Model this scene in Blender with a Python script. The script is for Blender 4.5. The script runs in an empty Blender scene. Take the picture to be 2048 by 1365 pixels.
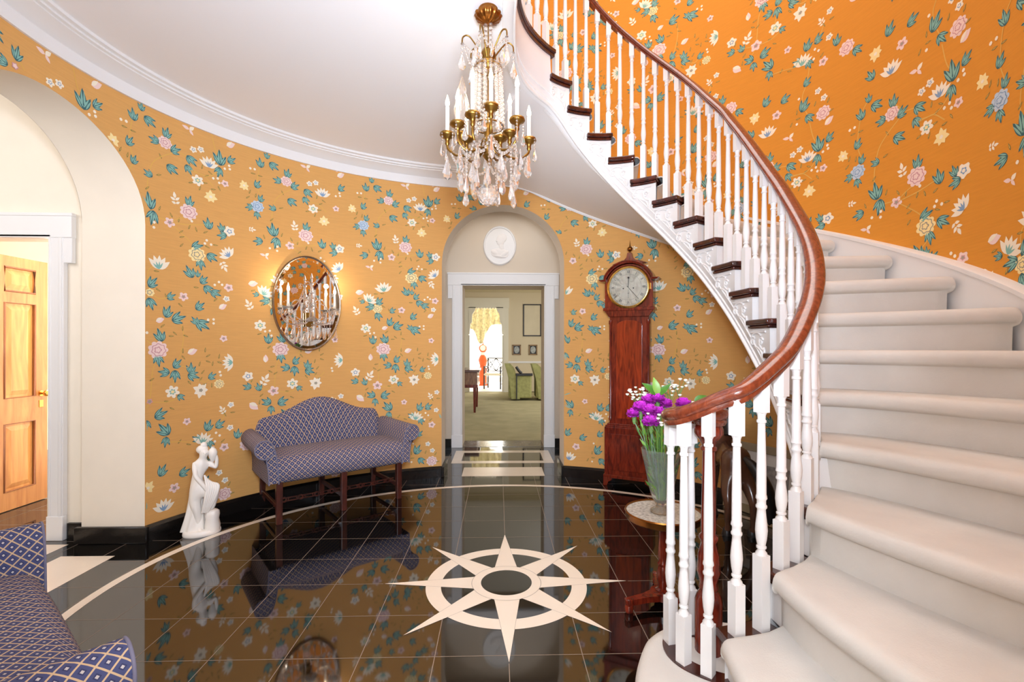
import bpy, bmesh, math, random
import numpy as np
from math import sin, cos, pi, sqrt, atan2, hypot, radians, floor, exp
from mathutils import Vector, Matrix

SC = bpy.context.scene
COL = SC.collection
random.seed(7)

# ------------------------------------------------------------------ camera
cam_d = bpy.data.cameras.new('camera')
cam_d.sensor_width = 36.0
cam_d.lens = 952.0 / 2048 * 36
cam_d.shift_y = 11.5 / 2048
cam_d.clip_start = 0.02
cam_d.clip_end = 100
cam = bpy.data.objects.new('camera', cam_d)
COL.objects.link(cam)
CAM = Vector((-0.04514, -2.5742, 1.27551))
cam.matrix_world = Matrix.Translation(CAM) @ Matrix.Rotation(-0.0285, 4, 'Z') @ Matrix.Rotation(pi / 2, 4, 'X') @ Matrix.Rotation(0.0017, 4, 'Z')
SC.camera = cam

# ------------------------------------------------------------------ world, exposure, large lights
SC.view_settings.view_transform = 'Standard'
SC.view_settings.look = 'None'
SC.view_settings.gamma = 1.0
SC.view_settings.use_curve_mapping = False
SC.view_settings.exposure = 0.03
w = bpy.data.worlds.new('world')
SC.world = w
w.use_nodes = True
bg = w.node_tree.nodes['Background']
bg.inputs[0].default_value = (0.85, 0.92, 1.0, 1)
bg.inputs[1].default_value = 1.0


def area(name, loc, target, sx, sy, power, color=(1, 1, 1), spread=180):
    d = bpy.data.lights.new(name, 'AREA')
    d.shape = 'RECTANGLE'
    d.size = sx
    d.size_y = sy
    d.energy = power
    d.color = color
    d.spread = radians(spread)
    o = bpy.data.objects.new(name, d)
    COL.objects.link(o)
    o.location = loc
    v = Vector(target) - Vector(loc)
    o.rotation_euler = v.to_track_quat('-Z', 'Y').to_euler()
    return o


# the photographer's flash just above the camera
area('camera_flash', CAM + Vector((-0.03, 0.0, 0.24)), (-0.15, 1.0, 1.40), 0.09, 0.06, 11.5, (0.92, 0.985, 1.10), 118)
# added fill aimed upwards, there only to brighten the ceiling
area('ceiling_fill', CAM + Vector((0.1, 0.12, 0.42)), (-0.9, 0.6, 3.0), 0.5, 0.3, 49, (0.82, 0.99, 1.22), 140)
# added fill behind the camera; the entrance wall has no glazed door
area('entrance_fill', (0, -4.0, 1.7), (0, 0, 1.5), 1.9, 2.4, 70, (0.90, 0.985, 1.10))
# added fill high in the stair well; the ceiling above is closed
area('stair_well_fill', (0.9, -0.2, 5.7), (0.8, 0.1, 0), 2.2, 2.6, 80, (0.98, 0.96, 0.92))
# light of the hall seen through the left arch and its bright side room
area('left_passage_light', (-3.7, -1.2, 2.7), (-3.3, 0.5, 1.2), 1.0, 1.0, 27, (0.98, 0.98, 1.0))
area('left_room_daylight', (-4.9, 2.6, 2.1), (-3.6, 1.6, 0.9), 1.2, 1.6, 190, (1.0, 0.99, 0.98))
area('back_passage_light', (0.0, 2.9, 2.95), (0, 3.0, 0), 1.0, 0.6, 5, (1.0, 0.95, 0.9))
# added side fill for the windowless sitting room, then the sunroom window's daylight
area('sitting_room_side_fill', (3.2, 7.5, 1.8), (0, 7.5, 0.6), 2.2, 2.2, 88, (0.98, 0.98, 0.98))
area('sunroom_daylight', (0.9, 14.2, 1.9), (-0.2, 10.5, 0.9), 2.0, 2.2, 150, (1.0, 1.0, 0.97))


# ------------------------------------------------------------------ helpers
def lin(c):
    out = []
    for x in c[:3]:
        x = x / 255.0
        out.append(x / 12.92 if x <= 0.04045 else ((x + 0.055) / 1.055) ** 2.4)
    return (out[0], out[1], out[2], 1.0)


def setin(b, names, v):
    for n in names:
        if n in b.inputs:
            b.inputs[n].default_value = v
            return


def mat(name, c, rough=0.5, metal=0.0, spec=0.5, ior=None, trans=0.0, noise=0.0, nscale=20.0, bump=0.0, bscale=60.0, stretch=(1, 1, 1), emit=None, estr=0.0, coat=0.0):
    m = bpy.data.materials.new(name)
    m.use_nodes = True
    nt = m.node_tree
    b = nt.nodes['Principled BSDF']
    col = lin(c)
    b.inputs['Base Color'].default_value = col
    b.inputs['Roughness'].default_value = rough
    b.inputs['Metallic'].default_value = metal
    setin(b, ['Specular IOR Level', 'Specular'], spec)
    if ior:
        b.inputs['IOR'].default_value = ior
    if trans:
        setin(b, ['Transmission Weight', 'Transmission'], trans)
    if coat:
        setin(b, ['Coat Weight', 'Clearcoat'], coat)
        setin(b, ['Coat Roughness', 'Clearcoat Roughness'], 0.08)
    if emit:
        setin(b, ['Emission Color', 'Emission'], lin(emit))
        b.inputs['Emission Strength'].default_value = estr
    if noise or bump:
        tc = nt.nodes.new('ShaderNodeTexCoord')
        mp = nt.nodes.new('ShaderNodeMapping')
        mp.inputs['Scale'].default_value = stretch
        nt.links.new(tc.outputs['Object'], mp.inputs['Vector'])
        if noise:
            n = nt.nodes.new('ShaderNodeTexNoise')
            n.inputs['Scale'].default_value = nscale
            n.inputs['Detail'].default_value = 5
            nt.links.new(mp.outputs[0], n.inputs['Vector'])
            r = nt.nodes.new('ShaderNodeValToRGB')
            r.color_ramp.elements[0].position = 0.3
            r.color_ramp.elements[1].position = 0.7
            r.color_ramp.elements[0].color = tuple(x * (1 - noise) for x in col[:3]) + (1,)
            r.color_ramp.elements[1].color = tuple(min(1, x * (1 + noise * 0.6)) for x in col[:3]) + (1,)
            nt.links.new(n.outputs['Fac'], r.inputs[0])
            nt.links.new(r.outputs[0], b.inputs['Base Color'])
        if bump:
            n2 = nt.nodes.new('ShaderNodeTexNoise')
            n2.inputs['Scale'].default_value = bscale
            n2.inputs['Detail'].default_value = 4
            nt.links.new(mp.outputs[0], n2.inputs['Vector'])
            bp = nt.nodes.new('ShaderNodeBump')
            bp.inputs['Strength'].default_value = bump
            bp.inputs['Distance'].default_value = 0.01
            nt.links.new(n2.outputs['Fac'], bp.inputs['Height'])
            nt.links.new(bp.outputs[0], b.inputs['Normal'])
    return m


def wood(name, c1, c2, rough=0.3, scale=6.0, stretch=(6, 6, 0.6), coat=0.3):
    m = mat(name, c1, rough, coat=coat)
    nt = m.node_tree
    b = nt.nodes['Principled BSDF']
    tc = nt.nodes.new('ShaderNodeTexCoord')
    mp = nt.nodes.new('ShaderNodeMapping')
    mp.inputs['Scale'].default_value = stretch
    nt.links.new(tc.outputs['Object'], mp.inputs['Vector'])
    n = nt.nodes.new('ShaderNodeTexNoise')
    n.inputs['Scale'].default_value = scale
    n.inputs['Detail'].default_value = 8
    n.inputs['Distortion'].default_value = 1.2
    nt.links.new(mp.outputs[0], n.inputs['Vector'])
    r = nt.nodes.new('ShaderNodeValToRGB')
    r.color_ramp.elements[0].position = 0.32
    r.color_ramp.elements[1].position = 0.68
    r.color_ramp.elements[0].color = lin(c2)
    r.color_ramp.elements[1].color = lin(c1)
    nt.links.new(n.outputs['Fac'], r.inputs[0])
    nt.links.new(r.outputs[0], b.inputs['Base Color'])
    return m


def lattice(name, c_bg, c_line, c_dot, cell, lw=0.13, dw=0.13, c_in=None):
    """diamond lattice fabric, driven by a UV map in metres"""
    m = mat(name, c_bg, 0.85, spec=0.2)
    nt = m.node_tree
    N = nt.nodes
    Lk = nt.links.new
    b = N['Principled BSDF']
    uv = N.new('ShaderNodeUVMap')
    uv.uv_map = 'UVMap'
    sp = N.new('ShaderNodeSeparateXYZ')
    Lk(uv.outputs[0], sp.inputs[0])

    def mth(op, a, bb=None):
        n = N.new('ShaderNodeMath')
        n.operation = op
        for i, x in enumerate((a, bb)):
            if x is None:
                continue
            if isinstance(x, (int, float)):
                n.inputs[i].default_value = x
            else:
                Lk(x, n.inputs[i])
        return n.outputs[0]
    u = mth('DIVIDE', mth('ADD', sp.outputs[0], sp.outputs[1]), cell)
    v = mth('DIVIDE', mth('SUBTRACT', sp.outputs[0], sp.outputs[1]), cell)
    du = mth('ABSOLUTE', mth('SUBTRACT', mth('FRACT', u), 0.5))
    dv = mth('ABSOLUTE', mth('SUBTRACT', mth('FRACT', v), 0.5))
    mx = mth('MAXIMUM', du, dv)
    line = mth('GREATER_THAN', mx, 0.5 - lw / 2)
    dot = mth('LESS_THAN', mx, dw)
    ring = mth('LESS_THAN', mx, dw * 1.9)
    cur = None

    def mix(f, a, c):
        n = N.new('ShaderNodeMix')
        n.data_type = 'RGBA'
        Lk(f, n.inputs[0])
        if isinstance(a, tuple):
            n.inputs[6].default_value = a
        else:
            Lk(a, n.inputs[6])
        n.inputs[7].default_value = c
        return n.outputs[2]
    c = mix(ring, lin(c_bg), lin(c_in or c_bg))
    c = mix(dot, c, lin(c_dot))
    c = mix(line, c, lin(c_line))
    Lk(c, b.inputs['Base Color'])
    return m


class MB:
    def __init__(self):
        self.v = []
        self.f = []
        self.m = []
        self.uv = {}

    def add(self, verts, faces, mi=0):
        o = len(self.v)
        self.v += [tuple(p) for p in verts]
        for fc in faces:
            self.f.append(tuple(i + o for i in fc))
            self.m.append(mi)
        return self

    def poly(self, pts, mi=0):
        return self.add(pts, [tuple(range(len(pts)))], mi)

    def grid(self, rows, ci=False, cj=False, mi=0, uvs=None):
        n, k = len(rows), len(rows[0])
        V = [p for r in rows for p in r]
        F = []
        base = len(self.f)
        for i in range(n if ci else n - 1):
            for j in range(k if cj else k - 1):
                a, b_ = i, (i + 1) % n
                c, d = j, (j + 1) % k
                F.append((a * k + c, a * k + d, b_ * k + d, b_ * k + c))
                if uvs:
                    b2 = i + 1
                    d2 = j + 1
                    self.uv[base + len(F) - 1] = [uvs(i, j), uvs(i, d2), uvs(b2, d2), uvs(b2, j)]
        return self.add(V, F, mi)

    def box(self, c, s, mi=0, M=None):
        x, y, z = c
        a, b, d = s[0] / 2, s[1] / 2, s[2] / 2
        V = [Vector((x + i * a, y + j * b, z + k * d)) for i in (-1, 1) for j in (-1, 1) for k in (-1, 1)]
        if M:
            V = [M @ p for p in V]
        return self.add(V, [(0, 1, 3, 2), (4, 6, 7, 5), (0, 4, 5, 1), (2, 3, 7, 6), (0, 2, 6, 4), (1, 5, 7, 3)], mi)

    def lathe(self, prof, segs=16, c=(0, 0, 0), M=None, mi=0, flute=None, sx=1, sy=1, cap=True):
        rows = []
        for r, z in prof:
            row = []
            for i in range(segs):
                a = 2 * pi * i / segs
                rr = r * (1 + (flute[1] * cos(flute[0] * a) if flute else 0))
                p = Vector((rr * cos(a) * sx, rr * sin(a) * sy, z))
                if M:
                    p = M @ p
                row.append(Vector(c) + p)
            rows.append(row)
        self.grid(rows, cj=True, mi=mi)
        if cap and prof[0][0] > 1e-6:
            self.poly(list(reversed(rows[0])), mi)
        if cap and prof[-1][0] > 1e-6:
            self.poly(rows[-1], mi)
        return self

    def tube(self, path, r, segs=8, mi=0, closed=False, caps=True, flat=1.0):
        P = [Vector(p) for p in path]
        n = len(P)
        R = r if isinstance(r, (list, tuple)) else [r] * n
        rows = []
        pn = None
        for i in range(n):
            if closed:
                t = P[(i + 1) % n] - P[i - 1]
            else:
                t = P[min(i + 1, n - 1)] - P[max(i - 1, 0)]
            t.normalize()
            if pn is None:
                ref = Vector((0, 0, 1)) if abs(t.z) < 0.9 else Vector((1, 0, 0))
                nn = ref - t * ref.dot(t)
            else:
                nn = pn - t * pn.dot(t)
            if nn.length < 1e-6:
                nn = t.orthogonal()
            nn.normalize()
            pn = nn
            bb = t.cross(nn)
            rows.append([P[i] + (nn * cos(2 * pi * k / segs) + bb * sin(2 * pi * k / segs) * flat) * R[i] for k in range(segs)])
        self.grid(rows, ci=closed, cj=True, mi=mi)
        if caps and not closed:
            self.poly(list(reversed(rows[0])), mi)
            self.poly(rows[-1], mi)
        return self

    def sweep(self, path, prof, mi=0, closed=False, caps=True, side=None, tilt=None):
        """profile (lateral, vertical) kept upright along a path; lateral + = right of travel unless side given"""
        P = [Vector(p) for p in path]
        n = len(P)
        rows = []
        for i in range(n):
            if closed:
                t = P[(i + 1) % n] - P[i - 1]
            else:
                t = P[min(i + 1, n - 1)] - P[max(i - 1, 0)]
            h = Vector((t.x, t.y, 0))
            if h.length < 1e-7:
                h = Vector((1, 0, 0))
            h.normalize()
            lat = Vector((h.y, -h.x, 0))
            rows.append([P[i] + lat * a + Vector((0, 0, b)) for a, b in prof])
        self.grid(rows, ci=closed, cj=True, mi=mi)
        if caps and not closed:
            self.poly(rows[0], mi)
            self.poly(list(reversed(rows[-1])), mi)
        return self

    def prism(self, poly, d, M=None, mi=0):
        """polygon in local XY extruded from z=0 to z=d, then M"""
        n = len(poly)
        V = [Vector((x, y, 0)) for x, y in poly] + [Vector((x, y, d)) for x, y in poly]
        if M:
            V = [M @ p for p in V]
        F = [tuple(range(n - 1, -1, -1)), tuple(range(n, 2 * n))]
        F += [(i, (i + 1) % n, n + (i + 1) % n, n + i) for i in range(n)]
        return self.add(V, F, mi)

    def ball(self, c, r, segs=10, rings=6, mi=0, s=(1, 1, 1), M=None):
        prof = [(max(1e-7, sin(pi * i / rings)) * r, -cos(pi * i / rings) * r) for i in range(rings + 1)]
        MM = (M or Matrix.Identity(4)) @ Matrix.Diagonal((s[0], s[1], s[2], 1))
        return self.lathe(prof, segs, c, MM, mi)

    def build(self, name, mats, parent=None, smooth=40, origin=None, bevel=0, sub=0, weld=False, loc=None):
        me = bpy.data.meshes.new(name)
        vv = self.v
        if origin is not None:
            ox, oy, oz = origin
            vv = [(p[0] - ox, p[1] - oy, p[2] - oz) for p in vv]
        me.from_pydata([tuple(p) for p in vv], [], self.f)
        if not isinstance(mats, (list, tuple)):
            mats = [mats]
        for m in mats:
            me.materials.append(m)
        if len(mats) > 1:
            me.polygons.foreach_set('material_index', self.m)
        if self.uv:
            lay = me.uv_layers.new(name='UVMap')
            for fi, uu in self.uv.items():
                p = me.polygons[fi]
                for k, li in enumerate(p.loop_indices):
                    lay.data[li].uv = uu[k]
        me.update()
        if smooth:
            me.polygons.foreach_set('use_smooth', [True] * len(me.polygons))
            if smooth < 179:
                me.set_sharp_from_angle(angle=radians(smooth))
        if weld:
            bm = bmesh.new()
            bm.from_mesh(me)
            bmesh.ops.remove_doubles(bm, verts=bm.verts[:], dist=8e-4)
            bmesh.ops.recalc_face_normals(bm, faces=bm.faces)
            bm.to_mesh(me)
            bm.free()
        o = bpy.data.objects.new(name, me)
        COL.objects.link(o)
        if parent is not None:
            o.parent = parent
            if origin is not None:
                o.location = Vector(origin) - parent.location
        elif origin is not None:
            o.location = origin
        if loc is not None:
            o.location = loc
        if bevel:
            bv = o.modifiers.new('bevel', 'BEVEL')
            bv.width = bevel
            bv.segments = 2
            bv.limit_method = 'ANGLE'
        if sub:
            s = o.modifiers.new('sub', 'SUBSURF')
            s.levels = sub
            s.render_levels = sub
        return o


def box_uv(o):
    me = o.data
    lay = me.uv_layers.get('UVMap') or me.uv_layers.new(name='UVMap')
    for p in me.polygons:
        n = p.normal
        ax = max(range(3), key=lambda k: abs(n[k]))
        for li in p.loop_indices:
            co = me.vertices[me.loops[li].vertex_index].co
            if ax == 0:
                lay.data[li].uv = (co.y, co.z)
            elif ax == 1:
                lay.data[li].uv = (co.x, co.z)
            else:
                lay.data[li].uv = (co.x, co.y)


def tag(o, label, cat, group=None, kind=None):
    o['label'] = label
    o['category'] = cat
    if group:
        o['group'] = group
    if kind:
        o['kind'] = kind
    return o


def thing(name, label, cat, loc=(0, 0, 0), rz=0.0, group=None):
    o = bpy.data.objects.new(name, None)
    COL.objects.link(o)
    o.location = loc
    o.rotation_euler = (0, 0, rz)
    o.empty_display_size = 0.1
    return tag(o, label, cat, group)


def struct(o, label, cat='wall'):
    o['kind'] = 'structure'
    o['label'] = label
    o['category'] = cat
    return o


def dup(root, loc, rz, label, group=None):
    r = root.copy()
    COL.objects.link(r)
    r.location = loc
    r.rotation_euler = (0, 0, rz)
    r['label'] = label
    if group:
        r['group'] = group
    for ch in root.children:
        c = ch.copy()
        COL.objects.link(c)
        c.parent = r
        for g in ch.children:
            d = g.copy()
            COL.objects.link(d)
            d.parent = c
    return r


def spline(pts, n):
    """Catmull-Rom through pts, n samples per span"""
    P = [np.array(p, float) for p in pts]
    P = [2 * P[0] - P[1]] + P + [2 * P[-1] - P[-2]]
    out = []
    for i in range(1, len(P) - 2):
        for k in range(n):
            t = k / n
            a, b, c, d = P[i - 1], P[i], P[i + 1], P[i + 2]
            out.append(0.5 * (2 * b + (c - a) * t + (2 * a - 5 * b + 4 * c - d) * t * t + (3 * b - a - 3 * c + d) * t ** 3))
    out.append(P[-2])
    return [tuple(p) for p in out]


def interp(x, xs, ys):
    return float(np.interp(x, xs, ys))


# ------------------------------------------------------------------ materials
M_PAPER = mat('amber_silk_wallpaper', (224, 168, 98), 0.75, spec=0.25, noise=0.045, nscale=9, stretch=(1, 1, 14))
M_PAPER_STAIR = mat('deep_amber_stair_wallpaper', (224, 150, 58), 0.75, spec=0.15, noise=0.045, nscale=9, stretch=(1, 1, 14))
M_LEAFD = mat('paper_teal', (70, 108, 112), 0.8, spec=0.2)
M_LEAFL = mat('paper_pale_aqua', (140, 188, 176), 0.8, spec=0.2)
M_PWHITE = mat('paper_white', (250, 238, 215), 0.8, spec=0.2)
M_PPINK = mat('paper_pale_pink', (246, 216, 208), 0.8, spec=0.2)
M_PROSE = mat('paper_rose', (212, 158, 160), 0.8, spec=0.2)
M_PBLUE = mat('paper_pale_blue', (196, 212, 226), 0.8, spec=0.2)
M_PBLUE2 = mat('paper_blue', (138, 166, 196), 0.8, spec=0.2)
M_PYEL = mat('paper_pale_yellow', (252, 228, 164), 0.8, spec=0.2)
M_POLIVE = mat('paper_olive', (138, 128, 76), 0.8, spec=0.2)
M_PSTEM = mat('paper_stem', (226, 178, 92), 0.8, spec=0.2)
M_PGREY = mat('paper_grey', (170, 160, 140), 0.8, spec=0.2)
M_CREAM = mat('cream_plaster', (246, 234, 216), 0.8, spec=0.2, noise=0.02, nscale=6)
M_CREAM2 = mat('passage_plaster', (222, 206, 186), 0.8, spec=0.2)
M_TRIMW = mat('white_trim_paint', (240, 237, 235), 0.4)
M_CEIL = mat('ceiling_paint', (250, 247, 247), 0.85, spec=0.2)
M_GRANITE = mat('black_polished_granite', (16, 14, 13), 0.04, spec=0.9, ior=1.75, noise=0.5, nscale=220)
M_GROUT = mat('grout', (150, 132, 116), 0.5)
M_MARBLE = mat('cream_marble_inlay', (248, 232, 212), 0.16, noise=0.03, nscale=4)
M_BASEB = mat('black_baseboard', (20, 17, 16), 0.22, bump=0.15, bscale=25)
M_GREYM = mat('grey_marble', (120, 112, 102), 0.15, noise=0.25, nscale=12)
M_MAHOG = wood('mahogany', (142, 48, 26), (80, 22, 14), 0.22, 7, (5, 5, 1.0))
M_RAIL = wood('mahogany_rail', (138, 64, 38), (100, 42, 26), 0.2, 9, (5, 5, 2), coat=0.5)
M_TREAD = wood('dark_tread_wood', (84, 34, 24), (44, 17, 13), 0.2, 5, (3, 3, 3), coat=0.5)
M_CARPET = mat('ivory_carpet', (222, 217, 210), 0.95, spec=0.1, noise=0.07, nscale=5, bump=0.12, bscale=200)
M_BRASS = mat('aged_brass', (150, 114, 54), 0.36, metal=1.0)
M_BRASSD = mat('dark_brass', (150, 96, 44), 0.3, metal=1.0)
M_GOLD = mat('bright_brass', (226, 178, 96), 0.2, metal=1.0)
M_CRYSTAL = mat('crystal', (255, 250, 246), 0.03, trans=0.90, ior=1.42)
M_BULB = mat('bulb_glow', (255, 240, 215), 0.4, emit=(255, 226, 180), estr=22)
M_CANDLE = mat('candle_sleeve', (250, 246, 236), 0.5, emit=(255, 240, 215), estr=0.25)
M_FABRIC = lattice('blue_lattice_fabric', (74, 80, 118), (204, 176, 140), (196, 190, 188), 0.042, 0.13, 0.10, (58, 62, 96))
M_SILVER = mat('mirror_glass', (240, 240, 238), 0.01, metal=1.0)
M_FRAME = mat('mirror_frame_metal', (150, 134, 122), 0.22, metal=0.9)
M_STATUE = mat('white_marble', (250, 243, 234), 0.4, noise=0.03, nscale=8)
# ------------------------------------------------------------------ the oval wall
AL, AR, B_ = 2.43, 2.27, 2.17
CORN = 2.85      # underside of cornice
CEIL = 3.0
RISE = 0.1797
TOP = 19 * RISE
WTOP = 5.9


def W(th, off=0.0):
    a = AR if cos(th) > 0 else AL
    return ((a - off) * cos(th), (B_ - off) * sin(th))


_th = np.linspace(1.75 * pi, -0.75 * pi, 12001)
_xy = np.array([W(t) for t in _th])
_s = np.concatenate([[0], np.cumsum(np.hypot(*np.diff(_xy, axis=0).T))])
_s -= np.interp(-pi, -_th, _s)


def s_th(s):
    return float(np.interp(s, _s, _th))


def th_s(t):
    return float(np.interp(-t, -_th, _s))


def P_sz(s, z, off):
    t = s_th(s)
    x, y = W(t)
    a = AR if x > 0 else AL
    n = Vector((-x / a ** 2, -y / B_ ** 2, 0)).normalized()
    return Vector((x, y, z)) + n * off


# arches: axis, half width, springing
ARCH = {'back': (0.60, 2.09), 'left': (0.585, 2.06), 'front': (0.62, 2.09)}


def arch_top(kind, t):
    hw, sp = ARCH[kind]
    return sp + sqrt(max(0.0, hw * hw - t * t))


def in_arch(x, y):
    """(kind, lateral) if the wall point is within an arch's width"""
    if y > 1.5 and abs(x) < ARCH['back'][0]:
        return 'back', x
    if x < -1.8 and abs(y) < ARCH['left'][0]:
        return 'left', y
    if y < -1.5 and abs(x) < ARCH['front'][0]:
        return 'front', x
    return None


def arch_cols(kind):
    hw, sp = ARCH[kind]
    n = 32
    return [hw * cos(pi * i / n) for i in range(n + 1)]


def th_of(kind, t):
    if kind == 'back':
        return math.acos(t / (AR if t > 0 else AL))
    if kind == 'left':
        return pi - math.asin(t / B_)
    return 2 * pi - math.acos(t / (AR if t > 0 else AL))


MOT = []
def motif_shapes():
    pass


class Paper:
    """wallpaper motifs as thin inlays of the wall mesh; local metres (right, up) about (s, z)"""
    def __init__(self, mb):
        self.mb = mb

    def poly(self, s, z, pts, mi, layer):
        V = []
        for a, b in pts:
            p = P_sz(s + a, z + b, 0.0010 + 0.0005 * layer)
            k = in_arch(p.x, p.y)
            if k and p.z < arch_top(*k) + 0.004:
                return
            if p.z < 0.1 or (self.zmax and p.z > self.zmax):
                return
            V.append(p)
        self.mb.poly(V, mi)

    zmax = None

    def lens(self, s, z, cx, cy, L, wd, an, mi, layer, n=5, base=True):
        ca, sa = cos(an), sin(an)
        pts = []
        for i in range(n + 1):
            t = i / n
            pts.append((t * L, wd / 2 * sin(pi * t ** 0.8)))
        for i in range(n - 1, 0, -1):
            t = i / n
            pts.append((t * L, -wd / 2 * sin(pi * t ** 0.8)))
        self.poly(s, z, [(cx + a * ca - b * sa, cy + a * sa + b * ca) for a, b in pts], mi, layer)

    def scal(self, s, z, r, n, depth, mi, layer, cx=0, cy=0, ph=0.0, sq=0.9):
        pts = []
        k = n * 4
        for i in range(k):
            a = 2 * pi * i / k
            rr = r * (1 - depth + depth * abs(cos(n * a / 2 + ph)))
            pts.append((cx + rr * cos(a), cy + rr * sq * sin(a)))
        self.poly(s, z, pts, mi, layer)

    def motif(self, t, s, z, sz, deg):
        an = radians(deg)
        sz = sz * (1.12 if t not in 'DO' else 1.0)
        r = sz / 2
        if t == 'L':
            bx, by = -cos(an) * r * 0.9, -sin(an) * r * 0.9
            for da, lf, wf in ((0.0, 1.18, 0.40), (0.5, 1.0, 0.36), (-0.55, 0.88, 0.36)):
                L = sz * lf
                a2 = an + da
                self.lens(s, z, bx, by, L, sz * wf, a2, 1, 0, 6)
                px, py = -sin(a2), cos(a2)
                for sg in (1, -1):
                    o = sg * sz * wf * 0.185
                    self.lens(s, z, bx + px * o + cos(a2) * L * 0.12, by + py * o + sin(a2) * L * 0.12, L * 0.78, sz * wf * 0.29, a2, 2, 1, 4)
        elif t in 'PBQ':
            c1, c2 = {'P': (4, 5), 'B': (6, 7), 'Q': (8, 11)}[t]
            self.scal(s, z, r, 9, 0.20, c1, 0)
            self.scal(s, z, r * 0.74, 7, 0.25, c2, 1, cx=r * 0.05, ph=0.5)
            self.scal(s, z, r * 0.64, 7, 0.25, c1, 2, cx=r * 0.05, ph=0.5)
            self.scal(s, z, r * 0.40, 5, 0.3, c2, 3, cx=-r * 0.03)
            self.scal(s, z, r * 0.27, 5, 0.3, c1, 4, cx=-r * 0.03)
        elif t in 'FKG':
            n = 6 if t == 'G' else 5
            self.scal(s, z, r, n, 0.42, 3 if t != 'K' else 4, 0, ph=deg * 0.01 + s)
            self.scal(s, z, r * 0.45, n, 0.4, {'F': 7, 'K': 5, 'G': 2}[t], 1, ph=s)
            self.scal(s, z, r * 0.25, 6, 0.2, {'F': 3, 'K': 11, 'G': 8}[t], 2)
        elif t in 'YZ':
            n = 7
            c = 8 if t == 'Y' else 3
            for i in range(n):
                self.lens(s, z, 0, 0, r * (1.05 if i % 2 else 0.9), r * 0.62, an + 2 * pi * i / n, c, 0 if i % 2 else 1, 4)
            self.scal(s, z, r * 0.26, 5, 0.3, 11 if t == 'Z' else 3, 2)
        elif t == 'C':
            for i in range(6):
                a2 = an + (i - 2.5) * 0.42
                self.lens(s, z, -cos(an) * r * 0.6, -sin(an) * r * 0.6, sz * 0.88, sz * 0.34, a2, 3, i % 2, 5)
            for i in range(4):
                a2 = an + (i - 1.5) * 0.45
                self.lens(s, z, -cos(an) * r * 0.6, -sin(an) * r * 0.6, sz * 0.5, sz * 0.12, a2, 7 if deg % 20 else 2, 2, 4)
        elif t == 'U':
            self.lens(s, z, -cos(an) * r, -sin(an) * r, sz, sz * 0.62, an, 4, 0, 6)
            self.lens(s, z, -cos(an) * r, -sin(an) * r, sz * 0.8, sz * 0.3, an + 0.3, 3, 1, 5)
        elif t == 'V':
            self.lens(s, z, 0, 0, r * 1.0, r * 0.5, an, 3, 0, 4)
            for k in (-1, 1):
                self.lens(s, z, -cos(an) * r * 0.3, -sin(an) * r * 0.3, r * 0.85, r * 0.42, an + k * 1.0, 3, 0, 4)
                self.lens(s, z, -cos(an) * r * 0.8, -sin(an) * r * 0.8, r * 0.7, r * 0.4, an + k * 1.15, 3, 0, 4)
        elif t == 'M':
            self.lens(s, z, 0, 0, r * 1.1, r * 0.5, 2.9, 4, 0, 4)
            self.lens(s, z, 0, 0, r * 0.9, r * 0.55, 0.7, 3, 0, 4)
            self.lens(s, z, 0, 0, r * 0.9, r * 0.4, -0.9, 4, 1, 4)
        elif t == 'D':
            self.scal(s, z, r * 0.9, 4, 0.05, 3, 1, sq=1.0)
        elif t == 'O':
            self.lens(s, z, -cos(an) * r, -sin(an) * r, sz, sz * 0.28, an, 9, 0, 4)
            self.lens(s, z, -cos(an) * r * 0.6, -sin(an) * r * 0.6, sz * 0.6, sz * 0.1, an, 10, 1, 3)

    def stem(self, pts, ds, dz):
        Q = spline([(p[0], p[1]) for p in pts], 5) if len(pts) > 2 else pts
        for (a, b), (c, d) in zip(Q[:-1], Q[1:]):
            L = hypot(c - a, d - b)
            if L < 1e-4:
                continue
            nx, nz = -(d - b) / L * 0.003, (c - a) / L * 0.003
            self.poly(ds, dz, [(a + nx, b + nz), (c + nx, d + nz), (c - nx, d - nz), (a - nx, b - nz)], 10, 0)


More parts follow.
